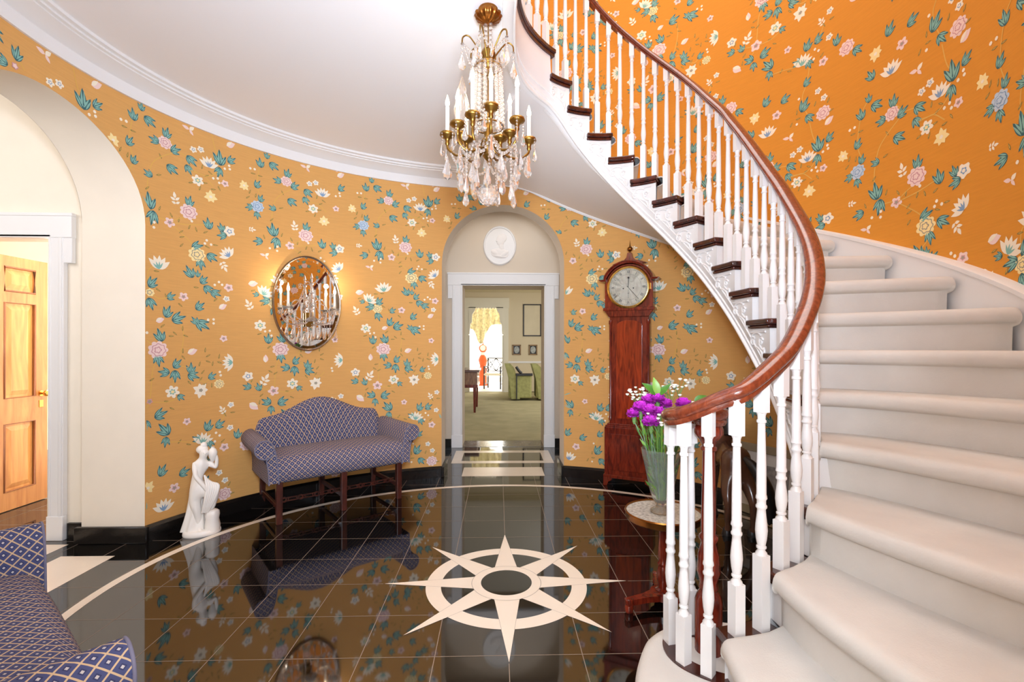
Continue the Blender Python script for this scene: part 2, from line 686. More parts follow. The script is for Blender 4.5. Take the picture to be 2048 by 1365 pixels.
MOT_TXT='''L0.066,2.815,0.048,90;L0.015,2.738,0.064,100;L0.113,2.751,0.069,-30;L-0.010,2.562,0.058,60;L0.230,2.713,0.064,80;L0.154,2.640,0.059,170;L0.284,2.623,0.064,30;L0.393,2.597,0.070,-40;L0.376,2.529,0.059,-60;L0.261,2.490,0.070,-30;L0.018,2.455,0.053,70;L-0.066,2.373,0.053,200;L-0.011,2.324,0.053,-80;L0.114,2.403,0.053,150;L0.600,2.673,0.092,95;L0.680,2.691,0.060,40;L0.593,2.582,0.065,-100;L0.117,2.217,0.091,100;L0.139,2.132,0.080,-100;L0.004,2.116,0.064,190;L0.385,2.294,0.065,80;L0.519,2.166,0.070,100;L0.614,2.162,0.054,110;L0.622,2.109,0.060,190;L0.433,1.990,0.070,20;L0.538,1.934,0.070,-30;L0.461,1.872,0.065,-80;L0.391,1.795,0.075,120;L0.443,1.792,0.043,90;L0.482,1.751,0.059,45;L0.512,1.694,0.065,-40;L0.564,1.669,0.065,-20;L0.135,1.690,0.069,50;L0.060,1.646,0.069,190;L0.125,1.561,0.069,-70;L-0.015,1.688,0.042,170;L0.257,1.612,0.054,30;L0.454,1.560,0.065,40;P0.220,2.651,0.086,0;P0.380,2.225,0.113,0;B-0.009,2.390,0.095,0;Y-0.110,2.529,0.074,60;F0.411,2.677,0.048,0;F0.463,2.697,0.049,0;C0.521,2.615,0.081,90;G0.442,2.467,0.081,0;Y0.534,2.375,0.087,-60;K0.637,2.503,0.054,0;K0.251,2.119,0.070,0;F0.670,2.149,0.081,0;Q0.438,1.934,0.113,0;C0.654,1.976,0.081,130;C0.175,1.821,0.096,100;C0.049,1.711,0.085,60;Q0.120,1.628,0.085,0;K0.345,1.622,0.065,0;K0.665,1.720,0.065,0;F0.649,1.634,0.049,0;U-0.040,1.772,0.069,10;U0.623,1.574,0.060,30;V0.287,2.295,0.080,100;V0.633,1.874,0.076,-60;V-0.074,1.605,0.084,120;V-0.046,2.199,0.053,0;M0.384,2.809,0.086,0;M0.054,2.007,0.074,60;U0.679,2.811,0.065,30;L0.237,1.502,0.070,70;L0.304,1.465,0.081,20;L0.428,1.454,0.054,130;L0.470,1.433,0.086,-30;L0.080,1.330,0.069,90;L0.191,1.341,0.075,110;L0.176,1.187,0.069,-80;L0.299,1.149,0.064,45;L0.222,1.098,0.064,170;L0.289,1.076,0.070,-90;L0.398,1.112,0.065,90;L0.408,1.064,0.070,-20;L0.542,1.051,0.054,30;L-0.078,0.958,0.058,160;L0.006,0.945,0.058,110;L0.325,0.922,0.048,-40;L0.071,0.825,0.069,150;L0.187,0.815,0.075,20;L0.101,0.763,0.059,-90;L0.223,0.705,0.086,130;L0.228,0.632,0.059,-100;L0.519,0.686,0.070,70;L0.598,0.688,0.065,30;L0.445,0.609,0.059,150;L0.529,0.558,0.059,-70;L0.514,0.431,0.059,40;L0.493,0.273,0.081,60;L0.530,0.175,0.065,-50;G0.015,1.443,0.090,0;U0.189,1.450,0.053,20;P0.176,1.250,0.123,0;U0.058,1.177,0.058,90;U0.408,1.238,0.065,20;K0.629,1.334,0.054,0;C0.669,1.152,0.081,180;F-0.078,1.040,0.079,0;V0.056,1.009,0.096,60;K0.121,0.912,0.085,0;G0.272,0.962,0.091,0;Z0.466,0.957,0.103,0;Q0.597,0.994,0.070,0;U-0.033,0.800,0.079,-40;K0.370,0.745,0.054,0;F0.683,0.830,0.049,0;V0.619,0.799,0.065,120;C0.482,0.597,0.086,80;K0.635,0.515,0.065,0;P0.636,0.162,0.098,0;F0.641,0.264,0.049,0;F0.598,0.330,0.049,0;F0.678,0.656,0.049,0;P-0.087,0.508,0.100,0;L-0.156,0.594,0.063,80;L-0.018,0.451,0.063,-40;Y0.112,0.347,0.085,0;L0.203,0.432,0.069,60;K0.285,0.300,0.070,0;L0.347,0.389,0.065,20;L0.082,0.228,0.064,120;C0.214,0.193,0.086,90;D-0.063,2.678,0.021,0;D-0.030,2.681,0.021,0;D0.635,2.615,0.021,0;D0.672,2.623,0.021,0;D0.667,2.647,0.021,0;D0.552,2.517,0.021,0;D0.584,2.526,0.021,0;D0.595,2.496,0.021,0;D0.089,2.073,0.021,0;D0.149,2.095,0.021,0;D0.147,2.061,0.021,0;D0.401,2.164,0.021,0;D0.506,2.049,0.021,0;D0.493,2.024,0.021,0;D0.537,2.024,0.021,0;D0.564,1.730,0.021,0;D0.594,1.755,0.021,0;D0.617,1.737,0.021,0;D0.053,1.396,0.021,0;D0.090,1.402,0.021,0;D0.103,1.363,0.021,0;D0.517,1.469,0.021,0;D0.556,1.474,0.021,0;D0.556,1.445,0.021,0;D0.602,1.083,0.021,0;D0.608,1.058,0.021,0;D0.575,0.632,0.021,0;D0.601,0.608,0.021,0;D0.566,0.569,0.021,0;D0.456,0.342,0.021,0;D0.441,0.166,0.021,0;O-0.041,2.643,0.040,0;O0.013,2.639,0.040,0;O-0.066,2.493,0.040,70;O-0.081,2.446,0.040,40;O-0.021,2.475,0.040,80;O0.189,2.549,0.040,120;O0.179,2.419,0.040,20;O0.104,2.308,0.040,45;O0.044,2.158,0.040,110;O0.185,2.198,0.040,70;O0.313,2.152,0.040,80;O0.329,2.074,0.040,40;O0.334,2.038,0.040,20;O0.332,1.981,0.040,50;O0.261,2.173,0.040,120;O0.385,2.120,0.040,70;O0.432,2.113,0.040,110;O0.498,2.107,0.040,30;O0.505,2.521,0.040,30;O0.531,2.550,0.040,-30;O0.473,2.576,0.040,80;O0.495,2.465,0.040,10;O0.553,2.435,0.040,10;O0.595,2.454,0.040,-60;O0.458,2.416,0.040,70;O0.395,2.437,0.040,20;O0.511,2.002,0.040,-20;O0.569,2.026,0.040,0;O0.433,1.697,0.040,0;O0.105,1.765,0.040,0;O0.165,1.774,0.040,0;O-0.040,1.717,0.040,20;O0.176,1.650,0.040,-30;O0.227,1.616,0.040,110;O0.030,1.614,0.040,60;O0.324,1.562,0.040,-40;O0.570,1.621,0.040,45;O0.601,1.686,0.040,60;O0.010,1.375,0.040,20;O0.085,1.269,0.040,40;O0.206,1.412,0.040,40;O0.263,1.344,0.040,0;O0.288,1.363,0.040,-40;O0.340,1.400,0.040,90;O0.361,1.348,0.040,-20;O0.342,1.243,0.040,90;O0.346,1.196,0.040,-50;O0.497,1.248,0.040,85;O0.518,1.206,0.040,30;O0.518,1.163,0.040,-20;O0.550,1.147,0.040,80;O0.597,1.200,0.040,80;O0.600,1.154,0.040,-20;O0.458,1.148,0.040,75;O0.481,1.089,0.040,50;O0.466,1.037,0.040,55;O0.387,1.017,0.040,-50;O0.492,0.999,0.040,20;O0.544,0.988,0.040,90;O0.111,1.110,0.040,10;O0.096,1.070,0.040,-30;O0.136,1.055,0.040,30;O-0.049,1.007,0.040,70;O0.026,0.883,0.040,40;O0.233,0.901,0.040,-10;O0.269,0.848,0.040,-30;O0.011,0.828,0.040,80;O0.321,0.613,0.040,50;O0.383,0.581,0.040,-20;O0.640,0.761,0.040,-60;O0.697,0.770,0.040,0;O0.625,0.564,0.040,40;O0.441,0.251,0.040,85;O0.399,0.180,0.040,60;O0.451,0.202,0.040,0;O0.577,0.252,0.040,70;O0.673,0.230,0.040,60;O0.694,0.153,0.040,10'''
STM_TXT='''0.066,2.815|0.015,2.738|-0.010,2.562|0.018,2.455|-0.009,2.390;0.230,2.713|0.284,2.623|0.199,2.550|0.139,2.486|0.114,2.403|0.104,2.308|0.117,2.217|0.139,2.132;0.284,2.623|0.343,2.615|0.393,2.597|0.376,2.529|0.437,2.520|0.489,2.514|0.553,2.456;0.600,2.673|0.563,2.744|0.536,2.858;0.593,2.582|0.510,2.519|0.385,2.530;0.139,2.132|0.210,2.133|0.251,2.119|0.323,2.069|0.386,2.021|0.427,1.981;0.251,2.119|0.313,2.162|0.380,2.188;0.251,2.119|0.385,2.136|0.519,2.166;0.438,1.934|0.461,1.872|0.391,1.795|0.443,1.781|0.482,1.751|0.512,1.694|0.564,1.669|0.607,1.606;0.120,1.628|0.181,1.594|0.257,1.612|0.345,1.622;0.175,1.821|0.110,1.766|0.120,1.628|0.125,1.561;0.237,1.502|0.304,1.465|0.340,1.400|0.345,1.322|0.325,1.217|0.299,1.149|0.289,1.076|0.263,0.962;0.080,1.330|0.176,1.250|0.176,1.187|0.141,1.115|0.121,0.912|0.071,0.825|0.101,0.763;0.299,1.149|0.398,1.112|0.408,1.064|0.492,1.015|0.542,1.051;-0.078,0.958|0.006,0.945|0.121,0.912|0.233,0.896|0.325,0.922;0.223,0.705|0.228,0.632|0.326,0.611|0.440,0.583|0.529,0.558|0.514,0.431|0.482,0.348|0.493,0.273|0.530,0.175;0.519,0.686|0.598,0.688|0.640,0.767;0.519,0.686|0.529,0.558'''
PANEL = 0.889
S0 = 2.28
MOTS = []
for it in MOT_TXT.split(';'):
    t = it[0]
    a, b, c, d = it[1:].split(',')
    MOTS.append((t, float(a), float(b), float(c), int(d)))
STEMS = [[tuple(map(float, p.split(','))) for p in l.split('|')] for l in STM_TXT.split(';')]
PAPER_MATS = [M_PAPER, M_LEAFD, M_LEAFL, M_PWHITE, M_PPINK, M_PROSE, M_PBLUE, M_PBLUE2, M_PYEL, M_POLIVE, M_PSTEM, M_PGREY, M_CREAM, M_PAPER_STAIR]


# the stair's outer edge in plan, step by step: the paper changes colour behind it
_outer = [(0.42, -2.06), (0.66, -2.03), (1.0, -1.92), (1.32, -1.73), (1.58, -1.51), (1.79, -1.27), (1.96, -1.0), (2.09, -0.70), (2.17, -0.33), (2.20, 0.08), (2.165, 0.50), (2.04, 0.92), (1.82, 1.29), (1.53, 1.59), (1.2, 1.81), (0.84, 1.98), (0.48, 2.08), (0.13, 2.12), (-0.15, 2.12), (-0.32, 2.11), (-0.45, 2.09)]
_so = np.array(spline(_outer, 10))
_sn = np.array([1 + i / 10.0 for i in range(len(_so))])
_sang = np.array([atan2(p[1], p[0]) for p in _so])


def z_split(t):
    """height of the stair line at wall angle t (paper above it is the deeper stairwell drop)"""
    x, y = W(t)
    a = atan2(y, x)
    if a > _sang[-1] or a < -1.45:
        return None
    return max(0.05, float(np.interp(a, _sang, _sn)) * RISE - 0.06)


def oval_wall(name, t0, t1, arches, label, motif_from=None, motif_to=None, zmax=None):
    mb = MB()
    cols = [(t, None) for t in np.linspace(t0, t1, int(abs(t1 - t0) / 0.02) + 2)]
    for k in arches:
        ts = sorted(th_of(k, c) for c in arch_cols(k))
        lo, hi = ts[0], ts[-1]
        cols = [c for c in cols if not (lo - 1e-6 <= c[0] <= hi + 1e-6)]
        cols += [(lo, None), (hi, None)]
        tl = sorted((th_of(k, c), c) for c in arch_cols(k))
        cols += [(t + (1e-7 if i == 0 else 0) - (1e-7 if i == len(tl) - 1 else 0), (k, c)) for i, (t, c) in enumerate(tl)]
    cols.sort(key=lambda c: c[0])
    for (ta, ka), (tb, kb) in zip(cols[:-1], cols[1:]):
        if tb - ta < 1e-6:
            continue
        za = arch_top(*ka) if ka else 0.0
        zb = arch_top(*kb) if kb else 0.0
        xa, ya = W(ta)
        xb, yb = W(tb)
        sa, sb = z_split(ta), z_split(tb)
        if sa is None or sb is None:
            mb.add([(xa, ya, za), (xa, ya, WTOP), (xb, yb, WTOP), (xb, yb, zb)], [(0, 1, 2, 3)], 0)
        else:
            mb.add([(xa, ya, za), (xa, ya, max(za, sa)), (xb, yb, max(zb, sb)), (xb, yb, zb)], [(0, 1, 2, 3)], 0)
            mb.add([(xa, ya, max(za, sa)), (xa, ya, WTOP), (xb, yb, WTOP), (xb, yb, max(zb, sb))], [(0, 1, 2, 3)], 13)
    # plaster reveals of the arches
    for k in arches:
        dep = {'back': 2.40, 'left': -2.74, 'front': -2.40}[k]
        pts = [(ARCH[k][0], 0.0)] + [(c, arch_top(k, c)) for c in arch_cols(k)] + [(-ARCH[k][0], 0.0)]
        fr, bk = [], []
        for c, z in pts:
            x, y = W(th_of(k, c))
            fr.append((x, y, z))
            bk.append((x, dep, z) if k != 'left' else (dep, y, z))
        mb.grid([fr, bk], mi=12)
    pp = Paper(mb)
    if motif_from is not None:
        pp.zmax = zmax
        k0 = int(floor((motif_from - S0) / PANEL))
        k1 = int(math.ceil((motif_to - S0) / PANEL))
        for k in range(k0, k1 + 1):
            for dz in ((0.0,) if (zmax and zmax < 3.2) else (0.0, 2.72)):
                for t, a, z, sz, deg in MOTS:
                    s = S0 + k * PANEL + a
                    if motif_from + 0.03 < s < motif_to - 0.03:
                        pp.motif(t, s, z + dz, sz, deg)
                for st in STEMS:
                    s_a = S0 + k * PANEL + min(p[0] for p in st)
                    s_b = S0 + k * PANEL + max(p[0] for p in st)
                    if motif_from < s_a and s_b < motif_to:
                        pp.stem(st, S0 + k * PANEL, dz)
    o = mb.build(name, PAPER_MATS, smooth=60)
    return struct(o, label, 'wall')


T_B1, T_B0 = 0.72 * pi, 0.28 * pi
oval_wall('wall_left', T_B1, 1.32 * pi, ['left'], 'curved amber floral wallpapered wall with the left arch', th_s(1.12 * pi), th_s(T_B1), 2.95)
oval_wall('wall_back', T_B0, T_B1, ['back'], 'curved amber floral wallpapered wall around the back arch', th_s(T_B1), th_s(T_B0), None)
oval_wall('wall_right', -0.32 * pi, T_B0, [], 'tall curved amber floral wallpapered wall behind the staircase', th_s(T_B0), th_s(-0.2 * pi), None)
oval_wall('wall_front', 1.32 * pi, 1.68 * pi, ['front'], 'curved wallpapered wall at the entrance arch')

# baseboards along the oval
BPROF = [(0, 0), (0.022, 0), (0.022, 0.078), (0.028, 0.082), (0.028, 0.09), (0.018, 0.098), (0.008, 0.107), (0, 0.107)]


def base_run(name, ths, label):
    mb = MB()
    mb.sweep([(*W(t), 0) for t in ths], BPROF)
    return struct(mb.build(name, M_BASEB, smooth=40), label, 'baseboard')


tb0 = th_of('back', 0.6)
tb1 = th_of('back', -0.6)
tl1 = th_of('left', 0.585)
tl0 = th_of('left', -0.585)
tf0 = th_of('front', -0.62)
# travel so that "right of travel" points into the room: counter-clockwise has the centre on the left, so go clockwise
base_run('baseboard_back', np.linspace(tl1, tb1, 70), 'black baseboard between the left and back arches')
base_run('baseboard_right', np.linspace(tb0, -0.25 * pi, 90), 'black baseboard under the staircase')
base_run('baseboard_left', np.linspace(tf0, tl0, 60), 'black baseboard beside the armchair')


def reveal_base(name, x0, x1, y0, y1, nx, ny, h, label):
    mb = MB()
    mb.box(((x0 + x1) / 2, (y0 + y1) / 2, h / 2), (abs(x1 - x0), abs(y1 - y0), h))
    return struct(mb.build(name, M_BASEB, bevel=0.006), label, 'baseboard')


xl = W(tl1)[0]
yb_ = W(tb1)[1]
reveal_base('baseboard_arch_1', -2.77, xl + 0.03, 0.557, 0.585, 0, -1, 0.107, 'black baseboard on the left arch jamb')
reveal_base('baseboard_arch_2', -0.600, -0.574, yb_ - 0.03, 2.42, 1, 0, 0.107, 'black baseboard on the left jamb of the back arch')
reveal_base('baseboard_arch_3', 0.574, 0.600, yb_ - 0.03, 2.42, -1, 0, 0.107, 'black baseboard on the right jamb of the back arch')

# ------------------------------------------------------------------ floor with inlays
fl = MB()
fl.add([(-6.5, -4.4, 0), (2.7, -4.4, 0), (2.7, 3.5, 0), (-6.5, 3.5, 0)], [(0, 1, 2, 3)], 0)
T = 0.305
GZ, MZ = 0.0004, 0.0009
for k in range(-19, 9):
    x = k * T
    if abs(k) < 1:
        segs_ = [(-4.3, -0.66), (0.66, 2.1)]
    else:
        segs_ = [(-4.3, 3.4)]
    for a, b in segs_:
        fl.add([(x - 0.0016, a, GZ), (x + 0.0016, a, GZ), (x + 0.0016, b, GZ), (x - 0.0016, b, GZ)], [(0, 1, 2, 3)], 1)
for k in range(-14, 12):
    y = k * T
    for a, b in ([(-6.4, 2.6)] if k else [(-6.4, -0.66), (0.66, 2.6)]):
        fl.add([(a, y - 0.0016, GZ), (b, y - 0.0016, GZ), (b, y + 0.0016, GZ), (a, y + 0.0016, GZ)], [(0, 1, 2, 3)], 1)


def ring(mb, a0, b0, a1, b1, z, mi, t0=0, t1=2 * pi, n=180):
    r0, r1 = [], []
    for i in range(n + 1):
        t = t0 + (t1 - t0) * i / n
        r0.append((a0 * cos(t), b0 * sin(t), z))
        r1.append((a1 * cos(t), b1 * sin(t), z))
    mb.grid([r1, r0], mi=mi)


ring(fl, 2.085, 1.775, 2.135, 1.825, MZ, 2)
ring(fl, 0.35, 0.35, 0.43, 0.43, MZ, 2)
ring(fl, 0.0, 0.0, 0.35, 0.35, MZ, 0)
for i in range(8):
    a = i * pi / 4
    c, s = cos(a), sin(a)
    R_ = 0.655
    def q(r, l, z):
        return (r * c - l * s, r * s + l * c, z)
    fl.add([q(0.12, 0.072, MZ + 0.0004), q(0.12, -0.072, MZ + 0.0004), q(R_, 0, MZ + 0.0004)], [(0, 1, 2)], 2)
    for sg in (1, -1):
        fl.add([q(0.18, sg * 0.064, MZ + 0.0006), q(0.18, sg * 0.0628, MZ + 0.0006), q(0.43, sg * 0.0290, MZ + 0.0006), q(0.43, sg * 0.0302, MZ + 0.0006)], [(0, 1, 2, 3)], 3)
ring(fl, 0.12, 0.12, 0.187, 0.187, MZ + 0.0008, 2, n=64)
ring(fl, 0.1855, 0.1855, 0.1875, 0.1875, MZ + 0.0010, 3, n=64)
ring(fl, 0.0, 0.0, 0.137, 0.137, MZ + 0.0012, 0, n=64)


def frect(x0, y0, x1, y1, mi, z):
    fl.add([(x0, y0, z), (x1, y0, z), (x1, y1, z), (x0, y1, z)], [(0, 1, 2, 3)], mi)


frect(-0.405, 2.113, 0.415, 2.457, 2, MZ)
frect(-0.56, 2.632, 0.568, 3.267, 2, MZ)
frect(-0.455, 2.742, 0.46, 3.145, 0, MZ + 0.0004)
frect(-2.69, -0.383, -2.37, 0.383, 2, MZ)
frect(-3.45, -0.56, -2.80, 0.56, 2, MZ)
frect(-3.34, -0.45, -2.91, 0.45, 0, MZ + 0.0004)
M_LINE = mat('inlay_joint', (120, 104, 90), 0.4)
fo = fl.build('floor', [M_GRANITE, M_GROUT, M_MARBLE, M_LINE], smooth=0)
struct(fo, 'polished black granite tile floor with cream star and oval band inlay', 'floor')

# ------------------------------------------------------------------ well edge, stair plan curves
PC = [0.7985, 0.2801, -0.0639, -0.1657, 0.0632, -0.0229, -0.0199]
THN = [-1.354, -1.167, -0.972, -0.766, -0.554, -0.339, -0.13, 0.064, 0.253, 0.433, 0.6, 0.761, 0.914, 1.065, 1.215, 1.362, 1.512, 1.666]
C0 = (0.45, -0.05)


def icurve(th):
    r = PC[0] + sum(PC[2 * k - 1] * cos(k * th) + PC[2 * k] * sin(k * th) for k in (1, 2, 3))
    return np.array([C0[0] + r * cos(th), C0[1] + r * sin(th)])


_inner = [(n, icurve(THN[n - 2])) for n in range(2, 20)]
_inner = [(1.0, np.array([0.50, -1.09]))] + _inner + [(20, np.array([0.24, 0.70])), (21, np.array([0.14, 0.54])), (22, np.array([0.082, 0.36])), (23, np.array([0.053, 0.15])), (24, np.array([0.043, -0.08])), (25, np.array([0.05, -0.32])), (26, np.array([0.08, -0.56]))]
_nn = []
_pp = []
_sp = spline([p for _, p in _inner], 10)
for i, p in enumerate(_sp):
    _nn.append(1 + i / 10.0)
    _pp.append(p)
_nn = np.array(_nn)
_pp = np.array(_pp)


def Icv(n, off=0.0):
    """tread-end curve at real step number n, offset towards the wall side (+)"""
    p = np.array([np.interp(n, _nn, _pp[:, 0]), np.interp(n, _nn, _pp[:, 1])])
    q = np.array([np.interp(n + 0.15, _nn, _pp[:, 0]), np.interp(n + 0.15, _nn, _pp[:, 1])])
    o = np.array([np.interp(n - 0.15, _nn, _pp[:, 0]), np.interp(n - 0.15, _nn, _pp[:, 1])])
    t = q - o
    t /= np.linalg.norm(t)
    return p + off * np.array([t[1], -t[0]])


def boff(n):
    return interp(n, [4, 8, 19, 20], [0.0, 0.055, 0.055, 0.04])


def Bcv(n, off=0.0):
    return Icv(n, boff(n) + off)





def Ocv(n):
    return np.array([np.interp(n, _sn, _so[:, 0]), np.interp(n, _sn, _so[:, 1])])


_mid = {1: (0.38, -1.5), 2: (0.62, -1.50), 3: (0.86, -1.42), 4: (1.10, -1.22), 5: (1.33, -0.92), 6: (1.53, -0.70), 7: (1.66, -0.55), 8: (1.72, -0.37), 9: (1.76, -0.16)}


def nose(n, v, off=0.0):
    """nosing line of step n: v 0 at balusters .. 1 at wall; off = set back along travel"""
    def at(nn, v):
        a, c = Bcv(nn), Ocv(nn)
        k0 = int(floor(nn))
        m0 = np.array(_mid.get(k0, (a + c) / 2))
        m1 = np.array(_mid.get(k0 + 1, (Bcv(k0 + 1) + Ocv(k0 + 1)) / 2))
        if k0 not in _mid:
            m0 = (Bcv(k0) + Ocv(k0)) / 2
        b = m0 + (m1 - m0) * (nn - k0)
        ctrl = 2 * b - (a + c) / 2
        return (1 - v) ** 2 * a + 2 * v * (1 - v) * ctrl + v * v * c
    p = at(n, v)
    if off:
        q = at(n + 0.12, v) - p
        q = q / max(1e-9, np.linalg.norm(q))
        p = p + q * off
    return p


# ------------------------------------------------------------------ ceiling, cornice, upper storey
tcs = math.acos(-0.45 / AL)
cpoly = [W(t) for t in np.linspace(tcs, th_of('front', 0.6), 140)]
cpoly += [(0.5, -1.9), (0.3, -1.4), (0.14, -0.9)] + [tuple(Icv(n)) for n in np.linspace(26, 21, 26)]
cm = MB()
cm.poly([(x, y, CEIL) for x, y in reversed(cpoly)])
struct(cm.build('ceiling', M_CEIL, smooth=0), 'flat off-white ceiling over the left of the hall', 'ceiling')
um = MB()
um.poly([(x, y, TOP - 0.02) for x, y in cpoly] )
struct(um.build('floor_upper', M_CARPET, smooth=0), 'floor of the upper landing above the ceiling', 'floor')
um = MB()
um.poly([(*W(t), WTOP) for t in np.linspace(2 * pi, 0, 120)[:-1]])
struct(um.build('ceiling_upper', M_CEIL, smooth=0), 'ceiling of the upper storey over the stair well', 'ceiling')
co = MB()
CPROF = [(0, 2.84), (0.014, 2.84), (0.016, 2.866), (0.016, 2.915), (0.04, 2.925), (0.08, 2.945), (0.11, 2.955), (0.11, 2.962), (0.128, 2.966), (0.128, 2.978), (0.15, 2.982), (0.15, 3.0), (0, 3.0)]
co.sweep([(*W(t), 0) for t in np.linspace(1.62 * pi, tcs, 150)], CPROF)
struct(co.build('trim_1', M_TRIMW, smooth=35), 'white plaster cornice following the curved ceiling edge', 'trim')

# ------------------------------------------------------------------ back vestibule and its door case
def wallbox(name, x0, y0, x1, y1, z0, z1, m, label, cat='wall'):
    mb = MB()
    mb.box(((x0 + x1) / 2, (y0 + y1) / 2, (z0 + z1) / 2), (abs(x1 - x0), abs(y1 - y0), abs(z1 - z0)))
    return struct(mb.build(name, m, smooth=0), label, cat)


YB = 3.48
DX0, DX1, DTOP = -0.50, 0.535, 2.05
vb = MB()
vb.box(((-1.3 + DX0) / 2, YB + 0.2, 1.5), (DX0 + 1.3, 0.4, 3.0))
vb.box(((1.3 + DX1) / 2, YB + 0.2, 1.5), (1.3 - DX1, 0.4, 3.0))
vb.box(((DX0 + DX1) / 2, YB + 0.2, (3.0 + DTOP) / 2), (DX1 - DX0, 0.4, 3.0 - DTOP))
struct(vb.build('wall_vestibule_back', M_CREAM2, smooth=0), 'cream wall with the far doorway seen through the back arch', 'wall')
wallbox('wall_vestibule_left', -1.32, 2.42, -1.28, YB, 0, 3.0, M_CREAM, 'cream side wall left of the back passage')
wallbox('wall_vestibule_right', 1.28, 2.42, 1.32, YB, 0, 3.0, M_CREAM, 'cream side wall right of the back passage')
wallbox('ceiling_vestibule', -1.32, 2.2, 1.32, YB, 3.0, 3.04, M_CEIL, 'ceiling of the back passage', 'ceiling')
vb = MB()
for a, b in ((-1.3, -0.6), (0.6, 1.3)):
    vb.box(((a + b) / 2, 2.41, 1.5), (b - a, 0.02, 3.0))
hw, sp_ = ARCH['back']
pts = [(hw * cos(pi * i / 24), sp_ + hw * sin(pi * i / 24)) for i in range(25)]
vb.add([(x, 2.405, z) for x, z in pts] + [(x, 2.405, 3.0) for x, z in pts], [(i, i + 1, 26 + i, 25 + i) for i in range(24)])
struct(vb.build('wall_vestibule_front', M_CREAM, smooth=0), 'cream wall on the far side of the back arch', 'wall')


def door_case(name, x0, x1, top, wd, y, dy, label, ear=0.055, th=0.035):
    """white eared architrave around an opening in a wall facing dy (-1 = towards camera)"""
    mb = MB()
    yc = y + dy * th / 2
    for a, s in ((x0, -1), (x1, 1)):
        mb.box((a + s * wd / 2, yc, top / 2 + 0.01), (wd, th, top + 0.02))
        mb.box((a + s * (wd - 0.018), y + dy * (th / 2 + 0.006), top / 2), (0.022, th, top))
        mb.box((a + s * 0.012, y + dy * (th / 2 + 0.004), top / 2), (0.018, th, top))
        mb.box((a + s * (wd + ear / 2 - 0.002), yc, top - 0.165 + 0.165), (ear, th * 0.9, 0.33))
        mb.box((a + s * wd / 2, y + dy * (th / 2 + 0.008), 0.08), (wd + 0.008, th, 0.16))
    W_ = x1 - x0 + 2 * wd + 2 * ear
    xc = (x0 + x1) / 2
    mb.box((xc, yc + dy * 0.002, top + 0.08), (W_, th + 0.004, 0.16))
    mb.box((xc, y + dy * (th / 2 + 0.008), top + 0.152), (W_ + 0.01, th, 0.022))
    mb.box((xc, y + dy * (th / 2 + 0.004), top + 0.012), (x1 - x0 + 0.04, th, 0.018))
    return struct(mb.build(name, M_TRIMW, bevel=0.004), label, 'trim')


door_case('trim_2', DX0, DX1, DTOP, 0.132, YB, -1, 'white eared door casing around the far doorway')
wallbox('baseboard_vestibule_left', -1.28, YB - 0.02, DX0 - 0.14, YB, 0, 0.107, M_BASEB, 'black baseboard left of the far door casing', 'baseboard')
wallbox('baseboard_vestibule_right', DX1 + 0.14, YB - 0.02, 1.28, YB, 0, 0.107, M_BASEB, 'black baseboard right of the far door casing', 'baseboard')
wallbox('floor_threshold', DX0, YB, DX1, YB + 0.4, -0.02, 0.003, M_GREYM, 'grey marble threshold of the far doorway', 'floor')

# oval relief plaque
pl = thing('relief_plaque', 'pale oval plaster portrait relief above the far doorway', 'plaque', (-0.03, YB, 2.56))
mb = MB()
mb.lathe([(0.212, 0.0), (0.207, 0.014), (0.2, 0.022), (0.19, 0.02), (0.185, 0.010), (0.0001, 0.010)], 48, M=Matrix(((1, 0, 0, 0), (0, 0, -1, 0), (0, 1.19, 0, 0), (0, 0, 0, 1))))
M_PLAQ = mat('plaster_relief', (242, 236, 232), 0.7)
mb2 = MB()
rx = Matrix.Rotation(pi / 2, 4, 'X')
for (x, z, a, b, dpt, an) in ((0.01, 0.07, 0.055, 0.075, 0.03, 0.1), (0.035, 0.095, 0.055, 0.06, 0.026, 0.4), (0.02, -0.01, 0.03, 0.06, 0.022, -0.2), (0.0, -0.10, 0.12, 0.065, 0.026, 0.1), (-0.06, -0.09, 0.06, 0.035, 0.034, 0.5), (0.05, -0.11, 0.075, 0.03, 0.036, -0.6), (0.0, -0.135, 0.09, 0.02, 0.034, 0.15), (-0.035, 0.06, 0.018, 0.012, 0.026, 0.2)):
    mb2.ball((x, 0, z), 1.0, 18, 10, M=Matrix.Rotation(an, 4, 'Y') @ Matrix.Diagonal((a, dpt * 0.42, b, 1)))
mb.build('oval_frame', M_TRIMW, pl)
mb2.build('portrait', M_PLAQ, pl, smooth=60, loc=(0, -0.008, 0))
# ------------------------------------------------------------------ staircase
ST = thing('staircase', 'curved white staircase with mahogany handrail and ivory carpet sweeping up along the wall', 'staircase', (1.2, -0.9, 0))
OR = (1.2, -0.9, 0)


def sbuild(mb, name, m, smooth=40, **k):
    return mb.build(name, m, ST, smooth, origin=OR, **k)


def pitch(n):
    return n * RISE


def soff_z(n, d=0.335):
    return min(pitch(n) - d, 2.875 + 0.0 * n) if n < 20.5 else 2.875


NV = 12


def sbot(n):
    z = pitch(n) - 0.40
    d = z - 2.985
    if d > 0.12:
        return 2.985
    if d > -0.12:
        return 2.985 - (0.12 - d) ** 2 / 0.48
    return z


